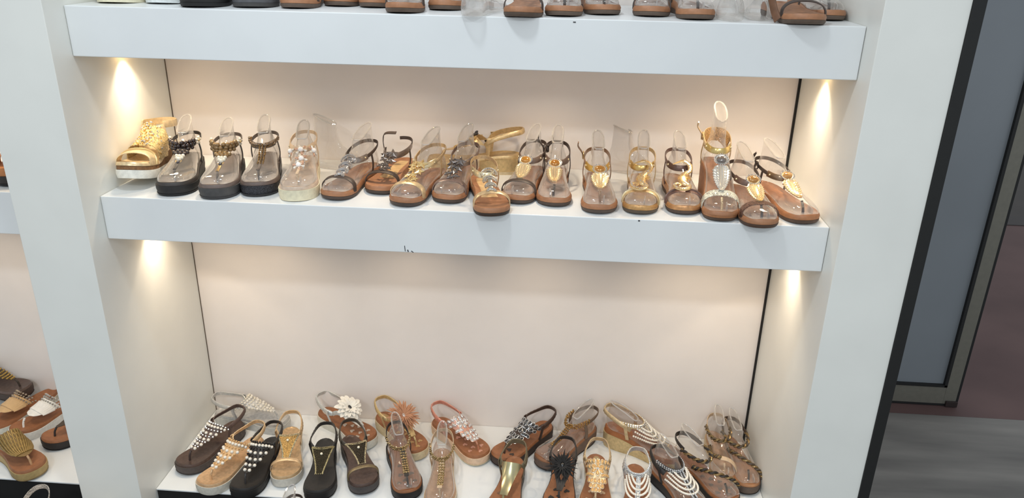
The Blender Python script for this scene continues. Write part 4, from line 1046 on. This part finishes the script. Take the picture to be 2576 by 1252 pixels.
s = chunky('beige and gold braided-strap sandal near the right back corner', (1.452, .205), -2, (186, 144, 106), (200, 180, 146), None, L=.210, wid=.97); orn_twist(s, [(.44, -.9), (.54, -.85), (.66, -.62), (.74, -.15)], M('leather', (96, 80, 58)), BGD); s.strap('toe_band', [(.73, -.15), (.76, .3), (.84, .97)], .013, .002, BG); s.ring('ankle_strap', 90, 270, .009, .002, BG); s.sides(BG, which=(1,)); s.post(BG)
s.form('clear display foot in the beige braided-strap sandal', .13)
s = chunky('brown and gold braided-strap sandal touching the right side panel', (1.515, .182), 6, (172, 122, 84), (92, 76, 66), (40, 37, 35), L=.22, wid=.94); orn_twist(s, DIAG, M('leather', (74, 62, 50)), BGD); s.ring('ankle_strap', 90, 270, .011, .002, M('leather', (74, 58, 48))); s.post(BRN)
s.form('clear display foot in the brown braided-strap sandal', .13)

# ======================================================= left cabinet
s = chunky('dark thong sandal with gold studs at the back of the left cabinet', (-.535, .372), 86, (104, 86, 78), (74, 62, 56), (50, 44, 41), 'foil'); s.root.location.z += .040; s.triplate(M('leather', (70, 58, 46)), ut=.45, a1=.85)
s.beads('gold_studs', [(*s.tri(p, q, ut=.45, a1=.85), .003, .003) for p in np.linspace(.1, 1, 9) for q in np.linspace(-1, 1, 11)], M('crystal', (206, 172, 100))); s.post(M('leather', (60, 50, 42)))
def fringe(label, toe, yaw, cloth, mid, bd):
    s = chunky(label, toe, yaw, BEDT, mid, None); fm = M('fabric', cloth)
    s.triplate(fm, ut=.52, a1=.9, k=.6, ub=.76); s.post(fm)
    s.beads('rhinestone_rows', [(*s.tri(p, q, ut=.48, a1=.9, k=.6), .003, .0034) for p in (.82, .92, 1.0) for q in np.linspace(-1, 1, 13)], bd)
    for i, q in enumerate(np.linspace(-.95, .95, 15)):
        pts = [s.fr(*s.tri(p, q, ut=.50, a1=.92, k=.6), .004)[0] for p in np.linspace(.78, .42, 6)]; nr = [s.N(*s.tri(p, q, ut=.50, a1=.92, k=.6)) for p in np.linspace(.78, .42, 6)]
        ob('fringe_strand', ribbon_mesh('fringe_strand', pts, nr, .007, .002), fm, s.root)
    return s
fringe('tan fringed slide with gems at the left edge of the view', (-.580, .222), -24, (206, 168, 120), (206, 204, 192), M('crystal', (206, 190, 170)))
fringe('white fringed slide with silver gems in the left cabinet', (-.490, .215), -26, (238, 232, 222), (228, 226, 220), M('crystal', (216, 214, 208)))
s = chunky('black-soled tan slide half hidden by the left divider', (-.385, .190), -40, BEDT, (40, 34, 33), (28, 25, 25)); s.triplate(M('leather', (70, 56, 44)), ut=.5, a1=.9); s.beads('gems', [(*s.tri(p, q, ut=.5, a1=.9), .004, .005) for p in (.4, .7, 1) for q in (-.8, -.3, .3, .8)], CRY); s.post(DK)
s = chunky('tan thong sandal with a woven gold upper at the front of the left cabinet', (-.318, .068), 58, BEDT, (176, 150, 100), (150, 128, 90), L=.23); s.triplate(M('leather', (128, 100, 56)), ut=.44, a1=.95, k=.7)
for i in range(13):
    q = -.95 + 1.9 * i / 12
    for sg in (-1, 1):
        pts, nr = [], []
        for p in np.linspace(.15, 1, 8):
            qq = max(-1, min(1, q + sg * (p - .5) * .5)); ua = s.tri(p, qq, ut=.44, a1=.95, k=.7); pts.append(s.fr(*ua, .003 + .001 * sg)[0]); nr.append(s.N(*ua))
        ob('woven_strip', ribbon_mesh('woven_strip', pts, nr, .0036, .0014), M('foil', (150, 122, 70)), s.root)
s.post(M('leather', (190, 150, 110)))
s = S_('black-soled tan shoe on the left cabinet middle shelf', '', (-.226, .095), 20, Z2, L=.24, hh=.05, th=.038); s.platform((176, 112, 62), (44, 38, 34), (30, 28, 27), bed_t=.016); s.cross(.74, .04, M('leather', (170, 110, 64)), .04); s.post(BRN)

# ======================================================= low step in front
ZS = STEP
s = S_('silver glitter sandal with ankle strap standing on the low black step', '', (-.168, -.262), 14, ZS, L=.24, hh=.075, th=.02, heel0=.8)
s.flat_sole((196, 160, 130), (120, 96, 80)); GS2 = M('glitter', (206, 196, 184)); LN = M('leather', (176, 148, 138))
s.cross(.76, .02, GS2); s.strap('centre_strap', [(u, 0) for u in np.linspace(.45, .74, 6)], .022, .002, LN); s.ring('ankle_strap', 0, 360, .012, .002, GS2, n=41); s.buckle(M('metal', GOLD), 100, k=-1)
s = S_('thick-soled gold slide on the low black step by the left divider', '', (-.075, -.245), 6, ZS, L=.23, hh=.05, th=.03); s.platform((206, 176, 120), (190, 160, 104), None, bedkind='foil', midkind='foil'); s.cross(.70, .05, M('foil', (206, 176, 120)), .02)
s = S_('tan thong sandal on the low black step below the champagne slingback', '', (.366, -.185), -2, ZS, L=.24); s.flat_sole(TAN, (76, 62, 54)); tstraps(s, BRN, BRN); s.strap('centre_strap', [(u, 0) for u in np.linspace(.5, .84, 6)], .007, .002, BRN)
s.form('clear display foot on the low black step, only its tip in view', .115)
